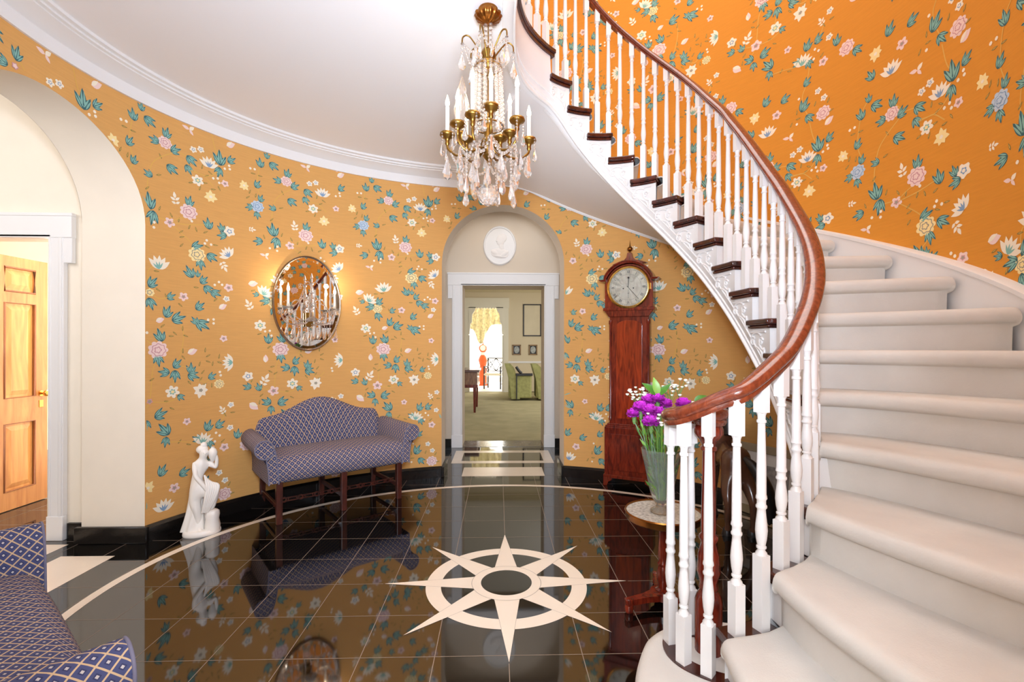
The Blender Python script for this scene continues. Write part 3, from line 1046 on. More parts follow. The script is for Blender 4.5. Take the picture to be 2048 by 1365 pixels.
# treads and risers
for n in range(2, 19):
    mb = MB()
    z = n * RISE - 0.012
    vs = [-0.001 + 1.0 * i / NV for i in range(NV + 1)]

    def edge(off, inner, vmax=0.97):
        """closed outline: along nosing from inner to wall, back along next nosing"""
        out = []
        for i in range(NV + 1):
            v = vmax * i / NV
            p = nose(n, v, 0.018 + off)
            if i == 0:
                p = np.array(list(Bcv(n + 0.07 + off * 3, inner)))
            out.append(p)
        for i in range(NV, -1, -1):
            v = vmax * i / NV
            p = nose(n + 1, v, 0.045)
            if i == 0:
                p = np.array(list(Bcv(n + 1.30 if n > 6 else n + 1.12, inner)))
            out.append(p)
        k = 5
        for i in range(k, 0, -1):
            nn = n + 0.07 + ((1.30 if n > 6 else 1.12) - 0.07) * i / (k + 1.0)
            out.append(np.array(list(Bcv(nn, inner))))
        return [(p[0], p[1]) for p in out]
    e0 = edge(0.0, -0.055)
    mb.prism(e0, 0.030, Matrix.Translation((0, 0, z - 0.030)))
    e1 = edge(0.018, -0.042)
    mb.prism(e1, 0.020, Matrix.Translation((0, 0, z - 0.050)))
    sbuild(mb, 'tread', M_TREAD, bevel=0.007)
for n in range(2, 20):
    mb = MB()
    f = [nose(n, v * 0.97 / NV, 0.045) for v in range(NV + 1)]
    f[0] = np.array(list(Bcv(n + 0.22, -0.028)))
    mb.grid([[(p[0], p[1], (n - 1) * RISE - 0.012) for p in f], [(p[0], p[1], n * RISE - 0.05) for p in f]])
    sbuild(mb, 'riser', M_TRIMW)

# carpet: risers, rounded nosings and treads in one run
cp = MB()
rows = []
vs = [0.0, 0.004, 0.012] + [0.03 + 0.945 * i / 22 for i in range(23)] + [0.985, 0.988]


def carp(n, v, off, z, edge):
    p = nose(n, v, off)
    return [p[0], p[1], z]


for n in range(2, 19):
    prof = [(n, 0.040, (n - 1) * RISE + 0.004), (n, 0.036, n * RISE - 0.062), (n, 0.020, n * RISE - 0.058)]
    for k in range(7):
        a = -pi / 2 - pi * 0.5 * k / 3 if False else None
    for k in range(8):
        a = radians(-80 - 190 * k / 7 + 0)
        prof.append((n, 0.012 + 0.030 * cos(a) * 1.0 - 0.0, n * RISE - 0.024 + 0.030 * sin(a) * 1.0))
    # nosing bulge runs from underneath, round the front, to the top
    prof = prof[:3] + [(n, 0.014 - 0.030 * sin(pi * (k + 0.5) / 8), n * RISE - 0.025 - 0.031 * cos(pi * (k + 0.5) / 8)) for k in range(8)]
    prof += [(n, 0.05, n * RISE + 0.006), (n, 0.10, n * RISE + 0.004), (n + 1, -0.03, n * RISE + 0.004), (n + 1, 0.030, n * RISE + 0.004)]
    for (nn, off, z) in prof:
        row = []
        for iv, v in enumerate(vs):
            p = nose(nn, v, off)
            # hem: pull in and drop at both long edges
            dz = [-0.014, -0.005, -0.001][iv] if iv < 3 else (-0.004 if iv == len(vs) - 2 else (-0.014 if iv == len(vs) - 1 else 0))
            q = nose(nn, min(1, v + 0.01), off) - p
            L = max(1e-6, np.linalg.norm(q))
            p = p + q / L * 0.034 * (1 - v)
            row.append((p[0], p[1], z + dz))
        rows.append(row)
cp.grid(rows)
sbuild(cp, 'carpet', M_CARPET, smooth=70)

# curtail first step, carpeted all round
c1 = [(1.02, -0.86), (0.95, -0.74), (0.85, -0.69), (0.74, -0.685), (0.62, -0.72), (0.535, -0.78), (0.485, -0.85), (0.435, -0.95), (0.405, -1.04), (0.385, -1.16), (0.385, -1.35), (0.40, -1.6), (0.43, -1.85), (0.46, -2.03)]
c1s = spline(c1, 6)
mid = (0.75, -1.25)
mb = MB()
rows = []
n1 = len(c1s)
for (ins, z) in ((0.022, 0.0), (0.020, 0.128), (0.012, 0.130), (0.001, 0.139), (-0.004, 0.153), (0.0, 0.168), (0.012, 0.178), (0.032, 0.182), (0.09, 0.1825)):
    row = []
    for i, p in enumerate(c1s):
        a = np.array(c1s[max(i - 1, 0)])
        b = np.array(c1s[min(i + 1, n1 - 1)])
        t = (b - a) / np.linalg.norm(b - a)
        nrm = np.array([-t[1], t[0]])   # inward (left of travel)
        q = np.array(p) + nrm * ins
        row.append((q[0], q[1], z))
    rows.append(row)
mb.grid(rows)
last = rows[-1] + [(0.66, -2.0, 0.1825), (0.72, -1.55, 0.1825), (0.80, -1.2, 0.1825)]
mb.poly(last)
sbuild(mb, 'carpeted_bottom_step', M_CARPET, smooth=60)

# curved wooden plinth strip that carries the balusters of the volute
VOL = [(0.745, -1.055), (0.70, -1.035), (0.648, -1.005), (0.600, -0.955), (0.580, -0.895), (0.592, -0.835), (0.630, -0.790), (0.690, -0.775), (0.745, -0.80), (0.772, -0.85)]
vols = spline(VOL, 6)
mb = MB()
mb.sweep([(x, y, 0.1815) for x, y in [(0.93, -1.12), (0.84, -1.085)] + vols], [(-0.028, 0), (0.028, 0), (0.028, 0.006), (-0.028, 0.006)])
sbuild(mb, 'wooden_strip', M_TREAD, smooth=30)

# stringer (outer white face under the tread ends), fascia of the well
mb = MB()
ns = [1.9 + 0.1 * i for i in range(0, 242)]
zt, zb = [], []
fr, bk = [], []
for i, n in enumerate(ns):
    k = int(floor(n + 1e-6))
    z_top = (min(k, 18) * RISE - 0.06) if n < 19.02 else TOP - 0.05
    z_bot = max(0.0, pitch(n) - 0.40)
    z_bot = max(0.0, sbot(n))
    pf = Bcv(n + 0.16, -0.028)
    zt.append((pf[0], pf[1], z_top, z_bot, k))
rowsb = []
for n, (x, y, a, b, k) in zip(ns, zt):
    rowsb.append((x, y, a, b))
for i in range(len(rowsb) - 1):
    x0, y0, a0, b0 = rowsb[i]
    x1, y1, a1, b1 = rowsb[i + 1]
    a = min(a0, a1) if ns[i] < 19 else a0
    if ns[i] >= 19.0:
        break
    if a0 <= b0 + 0.001:
        continue
    mb.add([(x0, y0, b0), (x1, y1, b1), (x1, y1, a0), (x0, y0, a0)], [(0, 1, 2, 3)])
mb.grid([[(x, y, b_), (x, y, a_)] for (x, y, a_, b_) in rowsb[i:]])
# inner thickness along the lower edge
low = []
for n in ns:
    z = max(0.0, sbot(n))
    p, q = Bcv(n + 0.16, -0.028), Bcv(n + 0.16, 0.03)
    low.append([(p[0], p[1], z), (q[0], q[1], z), (q[0], q[1], z + 0.12)])
mb.grid(low)
sbuild(mb, 'stringer', M_TRIMW, smooth=30, weld=True)
# bead mouldings along the stringer
mb = MB()
for dz, r in ((0.012, 0.012), (0.052, 0.006), (0.105, 0.005)):
    pth = []
    for n in [2.5 + 0.12 * i for i in range(195)]:
        z = sbot(n)
        if z < 0.02:
            continue
        if n > 19.0:
            z = z
        p = Bcv(n + 0.16, -0.030)
        pth.append((p[0], p[1], z + dz))
    mb.tube(pth, r, 8)
sbuild(mb, 'stringer_moulding', M_TRIMW, smooth=60)

# carved scroll brackets on the stringer
def spiral(cx, cz, r0, r1, a0, turns, k=22):
    return [(cx + (r0 + (r1 - r0) * i / k) * cos(a0 + turns * 2 * pi * i / k), cz + (r0 + (r1 - r0) * i / k) * sin(a0 + turns * 2 * pi * i / k)) for i in range(k + 1)]


for n in range(5, 19):
    mb = MB()
    L = 0.165
    lines = [
        spiral(0.135, -0.075, 0.004, 0.024, 0, 1.4),
        [(0.150, -0.055), (0.13, -0.038), (0.09, -0.034), (0.06, -0.045)],
        spiral(0.055, -0.075, 0.003, 0.020, 1.0, 1.3),
        [(0.11, -0.10), (0.085, -0.105), (0.05, -0.125), (0.035, -0.155)],
        [(0.03, -0.105), (0.022, -0.13), (0.03, -0.165)],
        [(0.075, -0.06), (0.07, -0.09), (0.045, -0.11), (0.02, -0.115)],
        [(0.012, -0.03), (0.16, -0.03)],
    ]
    for ln in lines:
        pts = []
        for a, b in (spline(ln, 4) if len(ln) < 8 else ln):
            nn = n + 0.30 + (a / 0.165) * 0.95
            p = Bcv(nn + 0.0, -0.031)
            zz = n * RISE - 0.045 + b * 1.15
            if zz > pitch(nn - 0.16) - 0.34:
                pts.append((p[0], p[1], zz))
        if len(pts) > 2:
            mb.tube(pts, 0.006, 6)
    if mb.v:
        sbuild(mb, 'bracket', M_TRIMW, smooth=80)

# soffit under the flight
mb = MB()
rows = []
for i in range(0, 96):
    n = 2.6 + 0.2 * i
    if n > 21:
        break
    r = []
    for k in range(9):
        v = k / 8
        a, c = Bcv(n + 0.16, 0.0), Ocv(n)
        p = a + (c - a) * (v * 1.04)
        z = pitch(n) - 0.40 + 0.065 * v
        zc = 2.985 - 0.11 * v
        d = z - zc
        if d > 0.12:
            z = zc
        elif d > -0.12:
            z = zc - (0.12 - d) ** 2 / 0.48
        r.append((p[0], p[1], max(0.005, z)))
    rows.append(r)
mb.grid(rows)
e = rows[-1]
mb.grid([e, [(p[0], p[1], CEIL) for p in e]])
sbuild(mb, 'soffit', M_CEIL, smooth=60)
# thin white line where the soffit meets the wall
mb = MB()
mb.tube([(r[-1][0] * 0.985, r[-1][1] * 0.985, r[-1][2] - 0.003) for r in rows[10:]], 0.008, 6)
sbuild(mb, 'soffit_moulding', M_TRIMW, smooth=60)

# skirt board along the outer wall
mb = MB()
rows = []
for i in range(0, 181):
    n = 1.0 + 0.1 * i
    p = Ocv(n)
    c_ = np.array([0.2, 0.0])
    d = (p - c_) / np.linalg.norm(p - c_)
    q = p + d * 0.012
    w_ = p + d * 0.06
    zt_ = pitch(n) + 0.055
    r = []
    for off, z in ((0.0, max(0, pitch(n) - 0.36)), (0.0, zt_ - 0.03), (-0.006, zt_ - 0.026), (-0.006, zt_ - 0.006), (0.004, zt_), (0.07, zt_)):
        x = q + d * off
        r.append((x[0], x[1], z))
    rows.append(r)
mb.grid(rows)
sbuild(mb, 'skirt_board', M_TRIMW, smooth=35)

# ------------------------------------------------------------------ handrail and balusters
UN, UZ = [1.0, 2.27, 2.8, 3.25, 3.7, 4.5, 6, 9, 11, 13, 15, 19, 20, 27], None


def rail_under(n):
    if n < 19:
        return pitch(n) + interp(n, [1.0, 2.0, 2.36, 2.85, 3.25, 3.7, 5, 7, 9, 11, 13, 19], [0.82, 0.705, 0.672, 0.645, 0.62, 0.60, 0.60, 0.62, 0.665, 0.73, 0.77, 0.78])
    return interp(n, [19, 20, 21, 27], [TOP + 0.78, TOP + 0.86, TOP + 0.88, TOP + 0.88])


VZ = [1.097, 1.078, 1.048, 1.012, 0.996, 0.988, 0.986, 0.985, 0.985, 0.985]
rp = [(p[0], p[1], z) for p, z in zip(reversed(VOL[1:]), reversed(VZ[1:]))][:-1] if False else [(VOL[i][0], VOL[i][1], VZ[i]) for i in range(len(VOL) - 1, -1, -1)]
for n in [2.85, 3.3, 3.6, 4.0, 4.5, 5, 5.5, 6, 6.5, 7, 7.5, 8, 8.5, 9, 9.5, 10, 10.5, 11, 12, 13, 14, 15, 16, 17, 18, 19, 20, 21, 22, 23, 24]:
    p = Bcv(n)
    rp.append((p[0], p[1], rail_under(n)))
rpath = spline(rp, 6)
# smooth heights
Zs = np.array([p[2] for p in rpath])
for _ in range(6):
    Zs[1:-1] = 0.25 * Zs[:-2] + 0.5 * Zs[1:-1] + 0.25 * Zs[2:]
rpath = [(p[0], p[1], z) for p, z in zip(rpath, Zs)]
RPROF = [(-0.020, 0.0), (0.020, 0.0), (0.024, 0.010), (0.021, 0.018), (0.032, 0.026), (0.036, 0.036), (0.033, 0.048), (0.022, 0.058), (0.008, 0.063), (-0.008, 0.063), (-0.022, 0.058), (-0.033, 0.048), (-0.036, 0.036), (-0.032, 0.026), (-0.021, 0.018), (-0.024, 0.010)]
mb = MB()
mb.sweep(rpath, RPROF)
# central cap of the volute
mb.lathe([(0.001, 0.998), (0.052, 0.998), (0.058, 1.01), (0.054, 1.018), (0.066, 1.03), (0.068, 1.04), (0.06, 1.054), (0.035, 1.064), (0.001, 1.066)], 24, c=(0.714, -0.885, 0))
sbuild(mb, 'handrail', M_RAIL, smooth=50)

# mahogany newel under the volute
mb = MB()
NZ = 0.1825
mb.lathe([(0.047, NZ), (0.047, 0.365), (0.040, 0.385), (0.030, 0.40), (0.034, 0.41), (0.030, 0.42), (0.030, 0.43), (0.041, 0.47), (0.036, 0.53), (0.026, 0.57), (0.033, 0.585), (0.033, 0.595), (0.024, 0.605), (0.026, 0.63), (0.022, 0.84), (0.021, 0.90), (0.028, 0.905), (0.028, 0.915), (0.022, 0.92), (0.032, 0.94), (0.05, 0.965), (0.05, 0.98), (0.042, 0.999)], 20, c=(0.714, -0.878, 0))
sbuild(mb, 'newel_post', M_MAHOG, smooth=50)


def baluster(x, y, z0, z1, ang, blk=0.17, top=0.075):
    mb = MB()
    a = 0.0185
    M = Matrix.Translation((x, y, 0)) @ Matrix.Rotation(ang, 4, 'Z')
    zb = z0 + blk
    zt_ = z1 - top
    for lo, hi, s in ((z0, zb, a), (zt_, z1 + 0.014, a * 0.93)):
        mb.box((0, 0, (lo + hi) / 2), (2 * s, 2 * s, hi - lo), M=M)
    H = zt_ - zb
    pr = [(0.0183, 0.0), (0.0175, 0.008), (0.0115, 0.016), (0.0115, 0.021), (0.0155, 0.024), (0.0155, 0.030), (0.0125, 0.033), (0.0165, 0.055), (0.0190, 0.085), (0.0180, 0.105), (0.0140, 0.145), (0.0130, 0.160), (0.0172, 0.166), (0.0172, 0.173), (0.0140, 0.178), (0.0140, 0.192), (0.0178, 0.198), (0.0165, 0.207), (0.0150, 0.212)]
    sc = min(1.0, H / 0.50)
    pr = [(r, zb + h * sc) for r, h in pr]
    pr += [(0.0148, zb + 0.6 * H), (0.0118, zt_ - 0.055), (0.0115, zt_ - 0.036), (0.0150, zt_ - 0.033), (0.0150, zt_ - 0.026), (0.0120, zt_ - 0.023), (0.0125, zt_ - 0.010), (0.0165, zt_)]
    mb.lathe(pr, 14, c=(x, y, 0))
    return sbuild(mb, 'baluster', M_TRIMW, smooth=45)


def rail_at(x, y):
    return min(rpath, key=lambda p: (p[0] - x) ** 2 + (p[1] - y) ** 2)[2]


for (x, y), a in zip(((0.591, -0.835), (0.596, -0.948), (0.654, -1.010), (0.690, -0.778)), (0.2, 0.5, 0.8, 0.1)):
    baluster(x, y, 0.184, rail_at(x, y), a)
for n in range(2, 19):
    for fr_ in ((0.27, 0.77)):
        nn = n + fr_
        p = Bcv(nn)
        q = Bcv(nn + 0.1) - p
        z0 = n * RISE - 0.012
        zt_ = rail_at(p[0], p[1])
        extra = (fr_ - 0.27) * RISE * 0.9
        baluster(p[0], p[1], z0, zt_, atan2(q[1], q[0]), 0.165 + extra, 0.075 + (0.01 if fr_ > .5 else 0.025))
for nn in (19.35, 19.9, 20.45, 21.0, 21.6, 22.2, 22.8, 23.4):
    p = Bcv(nn)
    q = Bcv(nn + 0.1) - p
    baluster(p[0], p[1], TOP - 0.012, rail_at(p[0], p[1]), atan2(q[1], q[0]), 0.19, 0.085)

# landing nosing along the well
mb = MB()
pth = [(*Bcv(n), TOP - 0.012) for n in [19.07 + 0.1 * i for i in range(68)]]
mb.sweep(pth, [(-0.055, -0.004), (-0.055, -0.026), (-0.05, -0.030), (-0.042, -0.030), (-0.040, -0.05), (-0.02, -0.052), (0.10, -0.052), (0.10, 0), (-0.05, 0)])
sbuild(mb, 'landing_nosing', M_TREAD, smooth=40)
mb = MB()
A = [Bcv(19.07 + 0.1 * i, 0.05) for i in range(20)]
mb.poly([(p[0], p[1], TOP - 0.01) for p in A] + [(*Ocv(21), TOP - 0.01), (*Ocv(20), TOP - 0.01), (*Ocv(19), TOP - 0.01)])
sbuild(mb, 'landing_carpet', M_CARPET)
# ------------------------------------------------------------------ upholstered settee and armchair
M_NAIL = M_BRASS
M_DARKLEG = wood('dark_mahogany_leg', (92, 44, 34), (52, 24, 20), 0.3, 6, (5, 5, 1))


def upholstered(name, label, cat, loc, rz, wd, legs_x, fret, fab):
    """local frame: x along the front, front faces -y, z up; wd = width between arm bases"""
    t = thing(name, label, cat, loc, rz)
    hw = wd / 2
    yf, yb = -0.27, 0.27
    SB = 0.295
    # seat: crowned, bulging front
    mb = MB()
    rows = []
    nx, ny = 24, 12
    for i in range(nx + 1):
        x = -hw + wd * i / nx
        e = 1 - (2 * i / nx - 1) ** 6 * 0.35
        prof = [(yb, SB), (yf + 0.01, SB), (yf - 0.012 * e, SB + 0.02), (yf - 0.026 * e, SB + 0.06), (yf - 0.024 * e, SB + 0.105), (yf - 0.004 * e, SB + 0.145), (yf + 0.035, SB + 0.168 + 0.012 * e)]
        for j in range(1, ny + 1):
            y = yf + 0.035 + (yb - yf - 0.035) * j / ny
            u = j / ny
            prof.append((y, SB + 0.168 + 0.012 * e + 0.030 * sin(pi * min(1, u * 1.15) * 0.9) * e - 0.03 * u * u))
        prof.append((yb, SB + 0.1))
        acc = 0
        L = [0]
        for a, b in zip(prof[:-1], prof[1:]):
            acc += hypot(b[0] - a[0], b[1] - a[1])
            L.append(acc)
        rows.append([(x, a, b) for a, b in prof])
    mb.grid(rows, uvs=lambda i, j: (wd * i / nx, L[min(j, len(L) - 1)]))
    mb.poly([p for p in rows[0]])
    mb.poly([p for p in reversed(rows[-1])])
    mb.build('seat', fab, t, smooth=70)
    # camel back
    mb = MB()
    rows = []
    n = 48

    def topz(u):
        a = abs(u)
        camel = 0.5 * (1 + cos(pi * min(1, a / 0.78)))
        z = 0.715 + 0.125 * camel
        if a > 0.88:
            z -= 0.11 * ((a - 0.88) / 0.12) ** 2
        return z
    hb = hw + 0.045
    for i in range(n + 1):
        u = -1 + 2 * i / n
        x = hb * u
        zt = topz(u)
        th = 0.055 * (1 - 0.55 * max(0, (abs(u) - 0.86) / 0.14) ** 2)
        prof = []
        m = 10
        for j in range(m + 1):
            z = SB + 0.02 + (zt - 0.05 - SB - 0.02) * j / m
            prof.append((-th - 0.012 * sin(pi * j / m), z))
        for k in range(1, 6):
            a = pi * k / 6
            prof.append((-th * cos(a), zt - 0.05 + 0.05 * sin(a)))
        for j in range(m, -1, -1):
            z = SB + 0.02 + (zt - 0.05 - SB - 0.02) * j / m
            prof.append((th, z))
        L = [0]
        for a, b in zip(prof[:-1], prof[1:]):
            L.append(L[-1] + hypot(b[0] - a[0], b[1] - a[1]))
        rows.append([(x, yb - 0.01 + a + (b - SB) * 0.16, b) for a, b in prof])
    mb.grid(rows, uvs=lambda i, j: (hb * 2 * i / n, L[min(j, len(L) - 1)]))
    mb.poly([p for p in rows[0]])
    mb.poly([p for p in reversed(rows[-1])])
    mb.build('back', fab, t, smooth=70)
    # scroll arms
    for s in (-1, 1):
        mb = MB()
        inner = spline([(-0.015, SB + 0.0), (-0.012, SB + 0.10), (-0.005, SB + 0.20), (0.012, SB + 0.275), (0.036, SB + 0.312)], 4)
        roll = [(0.066 + 0.066 * cos(a), SB + 0.256 + 0.066 * sin(a)) for a in [radians(105 - 250 * k / 16) for k in range(17)]]
        outer = spline([(0.060, SB + 0.18), (0.054, SB + 0.13), (0.05, SB + 0.07), (0.05, SB)], 4)
        prof = inner[:-1] + roll + outer
        L = [0]
        for a, b in zip(prof[:-1], prof[1:]):
            L.append(L[-1] + hypot(b[0] - a[0], b[1] - a[1]))
        rows = []
        ys = [yf - 0.018, yf - 0.022, yf - 0.012, yf + 0.02, yf + 0.10, yf + 0.2, yf + 0.32, yf + 0.44, yb, yb + 0.06]
        for q, y in enumerate(ys):
            sc = [0.94, 0.985, 1.0, 1, 1, 1, 1, 1, 0.98, 0.94][q]
            dz = 0.012 * max(0, (y - yf) / (yb - yf)) ** 1.5
            fl_ = 0.012 * (1 - (y - yf) / (yb - yf))
            row = []
            for a, b in prof:
                cz = SB + 0.16
                bb = cz + (b - cz) * sc
                up = max(0, (b - SB) / 0.33)
                row.append((s * (hw + 0.05 + (a - 0.05) * sc + fl_ * up), y, bb + dz * up))
            rows.append(row)
        mb.grid(rows, uvs=lambda i, j: (ys[min(i, len(ys) - 1)], L[min(j, len(L) - 1)]))
        f0 = len(mb.f)
        mb.poly(rows[0])
        mb.uv[f0] = [(p[0], p[2]) for p in rows[0]]
        f0 = len(mb.f)
        mb.poly(list(reversed(rows[-1])))
        mb.uv[f0] = [(p[0], p[2]) for p in reversed(rows[-1])]
        ao = mb.build('arm', fab, t, smooth=50)
        mb = MB()
        fr = rows[1]
        mb.tube([(p[0], p[1] - 0.0, p[2]) for p in fr], 0.0045, 6)
        mb.build('piping', M_PIPE, ao, smooth=80)
    # legs
    for x in legs_x:
        for y in (yf + 0.025, yb - 0.01):
            mb = MB()
            tpr = 0.022
            mb.add([(x + i * tpr * (1 if k else 0.9), y + j * tpr * (1 if k else 0.9) + (0.0 if k or y < 0 else 0.03), SB + 0.01 if k else 0) for k in (0, 1) for i, j in ((-1, -1), (1, -1), (1, 1), (-1, 1))],
                   [(3, 2, 1, 0), (4, 5, 6, 7), (0, 1, 5, 4), (1, 2, 6, 5), (2, 3, 7, 6), (3, 0, 4, 7)])
            mb.build('leg', M_DARKLEG, t, smooth=0, bevel=0.003)
    for x in legs_x:
        mb = MB()
        mb.box((x, 0, 0.115), (0.018, yb - yf - 0.03, 0.032))
        mb.build('stretcher', M_DARKLEG, t, smooth=0, bevel=0.003)
    # fretted long stretcher
    for a, b in zip(legs_x[:-1], legs_x[1:]):
        mb = MB()
        y = yf + 0.12
        for z in (0.128, 0.150):
            mb.box(((a + b) / 2, y, z), (b - a, 0.012, 0.006))
        k = 4 if fret else 2
        for i in range(k):
            x = a + (b - a) * (i + 0.5) / k
            mb.lathe([(0.011, -0.006), (0.020, -0.006), (0.020, 0.006), (0.011, 0.006), (0.011, -0.006)], 12, c=(x, y, 0.139), M=Matrix.Rotation(pi / 2, 4, 'X'), cap=False)
            mb.box((x - (b - a) / k / 4, y, 0.139), (0.006, 0.012, 0.022), M=None)
            mb.box((x + (b - a) / k / 4, y, 0.139), (0.006, 0.012, 0.022), M=None)
        mb.build('fretwork_rail', M_DARKLEG, t, smooth=40)
    return t


M_PIPE = mat('lattice_piping', (120, 118, 140), 0.85)
FL_ = Vector((-1.616, 0.885, 0))
FR_ = Vector((-0.883, 1.454, 0))
ang = atan2(FR_.y - FL_.y, FR_.x - FL_.x)
cen = (FL_ + FR_) / 2
nrm = Vector((-sin(ang), cos(ang), 0))
sc_ = cen + nrm * 0.245
wdt = (FR_ - FL_).length + 0.05
settee = upholstered('settee', 'camelback settee in blue diamond lattice fabric against the curved amber wall under the oval mirror', 'sofa', sc_, ang, wdt, [-wdt / 2 + 0.025, 0, wdt / 2 - 0.025], True, M_FABRIC)
settee['group'] = 'matching lattice settees'
# its twin mirrored on the other side of the left arch, mostly outside the picture
dup(settee, (-1.502, -1.337, 0), 2.4422, 'blue diamond lattice settee cut off at the lower left corner, nearest the viewer', 'matching lattice settees')

# ------------------------------------------------------------------ longcase clock
c_l = Vector((0.925, 1.79, 0))
c_r = Vector((1.325, 1.585, 0))
cang = atan2(c_r.y - c_l.y, c_r.x - c_l.x)
cw = 0.455
cc = (c_l + c_r) / 2 + Vector((-sin(cang), cos(cang), 0)) * 0.125
ck = thing('longcase_clock', 'tall mahogany longcase clock with round silvered dial beside the back arch', 'clock', (cc.x, cc.y, 0), cang)
yF = -0.125


def ckp(name, mb, m, **k):
    return mb.build(name, m, ck, **k)


mb = MB()
h = cw / 2
mb.box((0, 0, 0.31), (cw - 0.02, 0.24, 0.46))
mb.box((0, -0.002, 0.088), (cw, 0.25, 0.03))
for x in (-1, 1):
    mb.prism([(0, 0), (0.035, 0), (0.045, 0.035), (0.08, 0.055), (0.08, 0.075), (0, 0.075)], 0.25, Matrix.Translation((x * h, -0.125, 0)) @ Matrix.Rotation(pi / 2, 4, 'X') @ Matrix.Diagonal((-x, 1, -1, 1)))
mb.box((0, 0.003, 0.545), (cw - 0.03, 0.235, 0.02))
mb.box((0, 0.006, 0.562), (cw - 0.06, 0.225, 0.018))
ckp('base', mb, M_MAHOG, bevel=0.004, smooth=0)
mb = MB()
mb.box((0, yF - 0.001, 0.315), (cw - 0.09, 0.008, 0.33))
ckp('base_panel', mb, M_MAHOG, bevel=0.003, smooth=0)
mb = MB()
tw = 0.355
mb.box((0, 0.012, 1.06), (tw, 0.20, 0.99))
ckp('trunk', mb, M_MAHOG, bevel=0.003, smooth=0)
mb = MB()
dw = 0.115
dpts = [(-dw, 0.62), (dw, 0.62), (dw, 1.47)] + [(dw * cos(a), 1.47 + 0.05 * sin(a)) for a in [pi * k / 10 for k in range(1, 10)]] + [(-dw, 1.47)]
mb.prism(dpts, 0.014, Matrix.Translation((0, -0.086, 0)) @ Matrix.Rotation(pi / 2, 4, 'X'))
M_FLAME = wood('flame_mahogany', (176, 64, 30), (110, 34, 18), 0.18, 5, (7, 7, 0.8), coat=0.6)
ckp('trunk_door', mb, M_FLAME, bevel=0.003, smooth=0)
for x in (-1, 1):
    mb = MB()
    mb.lathe([(0.018, 0.60), (0.018, 0.63), (0.013, 0.64), (0.013, 1.48), (0.018, 1.49), (0.018, 1.52)], 12, c=(x * (tw / 2 - 0.008), -0.082, 0))
    ckp('column', mb, M_MAHOG, smooth=40)
# hood
mb = MB()
mb.prism([(-tw / 2 - 0.002, 0), (tw / 2 + 0.002, 0), (cw / 2 - 0.005, 0.06), (-cw / 2 + 0.005, 0.06)], 0.235, Matrix.Translation((0, 0.115, 1.55)) @ Matrix.Rotation(pi / 2, 4, 'X'))
mb.box((0, -0.006, 1.62), (cw + 0.005, 0.255, 0.03))
ckp('hood_moulding', mb, M_MAHOG, bevel=0.005, smooth=0)
DZ = 1.815
hh = cw / 2 - 0.012
arc = [(hh * cos(a), 1.80 + 0.225 * sin(a)) for a in [pi * k / 28 for k in range(29)]]
arc = [(x, max(z, 1.86) if abs(x) > hh * 0.92 else z) for x, z in arc]
op = [(-hh, 1.635), (hh, 1.635)] + arc
mb = MB()
mb.prism(op, 0.235, Matrix.Translation((0, 0.115, 0)) @ Matrix.Rotation(pi / 2, 4, 'X'))
ckp('hood', mb, M_MAHOG, smooth=0, bevel=0.003)
mb = MB()
apath = [(-cw / 2 - 0.022, 1.875), (-hh * 0.93, 1.875)] + [((hh + 0.006) * cos(a), 1.80 + 0.232 * sin(a)) for a in [pi - pi * k / 28 for k in range(4, 25)]] + [(hh * 0.93, 1.875), (cw / 2 + 0.022, 1.875)]
pr_a = []
for x, z in apath:
    d = Vector((x, 0, z - 1.70)).normalized()
    pr_a.append([Vector((x, -0.145, z)) + d * 0.0, Vector((x, -0.150, z)) + d * 0.012, Vector((x, -0.158, z)) + d * 0.018, Vector((x, -0.158, z)) + d * 0.026, Vector((x, 0.115, z)) + d * 0.026, Vector((x, 0.115, z)) + d * 0.0])
mb.grid(pr_a, cj=True)
mb.poly(pr_a[0])
mb.poly(list(reversed(pr_a[-1])))
ckp('arched_cornice', mb, M_MAHOG, smooth=40)
mb = MB()
mb.prism([(-0.16, 0), (0.16, 0), (0.10, 0.022), (0.05, 0.035), (0.028, 0.06), (0.02, 0.10), (-0.02, 0.10), (-0.028, 0.06), (-0.05, 0.035), (-0.10, 0.022)], 0.05, Matrix.Translation((0, -0.03, 2.035)) @ Matrix.Rotation(pi / 2, 4, 'X'))
ckp('crest', mb, M_MAHOG, bevel=0.003, smooth=0)
mb = MB()
mb.lathe([(0.008, 2.13), (0.012, 2.14), (0.006, 2.15), (0.02, 2.158), (0.026, 2.172), (0.02, 2.188), (0.006, 2.195), (0.004, 2.22), (0.0005, 2.255)], 14, c=(0, -0.055, 0))
ckp('finial', mb, M_BRASSD, smooth=60)
RX = Matrix(((1, 0, 0, 0), (0, 0, -1, 0), (0, 1, 0, 0), (0, 0, 0, 1)))
mb = MB()
mb.lathe([(0.170, 0), (0.192, 0), (0.195, 0.010), (0.188, 0.018), (0.176, 0.020), (0.170, 0.010)], 48, c=(0, -0.120, DZ), M=RX, cap=False)
mb.box((0.196, -0.13, DZ), (0.012, 0.02, 0.055))
ckp('bezel', mb, M_GOLD, smooth=50)
M_DIAL = mat('silvered_dial', (255, 248, 232), 0.6, noise=0.08, nscale=10, stretch=(10, 1, 1))
M_INK = mat('dial_ink', (44, 38, 34), 0.6)
mb = MB()
mb.lathe([(0.174, 0.006), (0.0001, 0.006)], 48, c=(0, -0.120, DZ), M=RX)


def bar(x0, z0, x1, z1, w_, y=-0.1275):
    d = Vector((x1 - x0, 0, z1 - z0))
    p = Vector((-d.z, 0, d.x)).normalized() * w_ / 2
    a, b = Vector((x0, y, DZ + z0)), Vector((x1, y, DZ + z1))
    mb.add([a + p, b + p, b - p, a - p], [(0, 1, 2, 3)], 1)


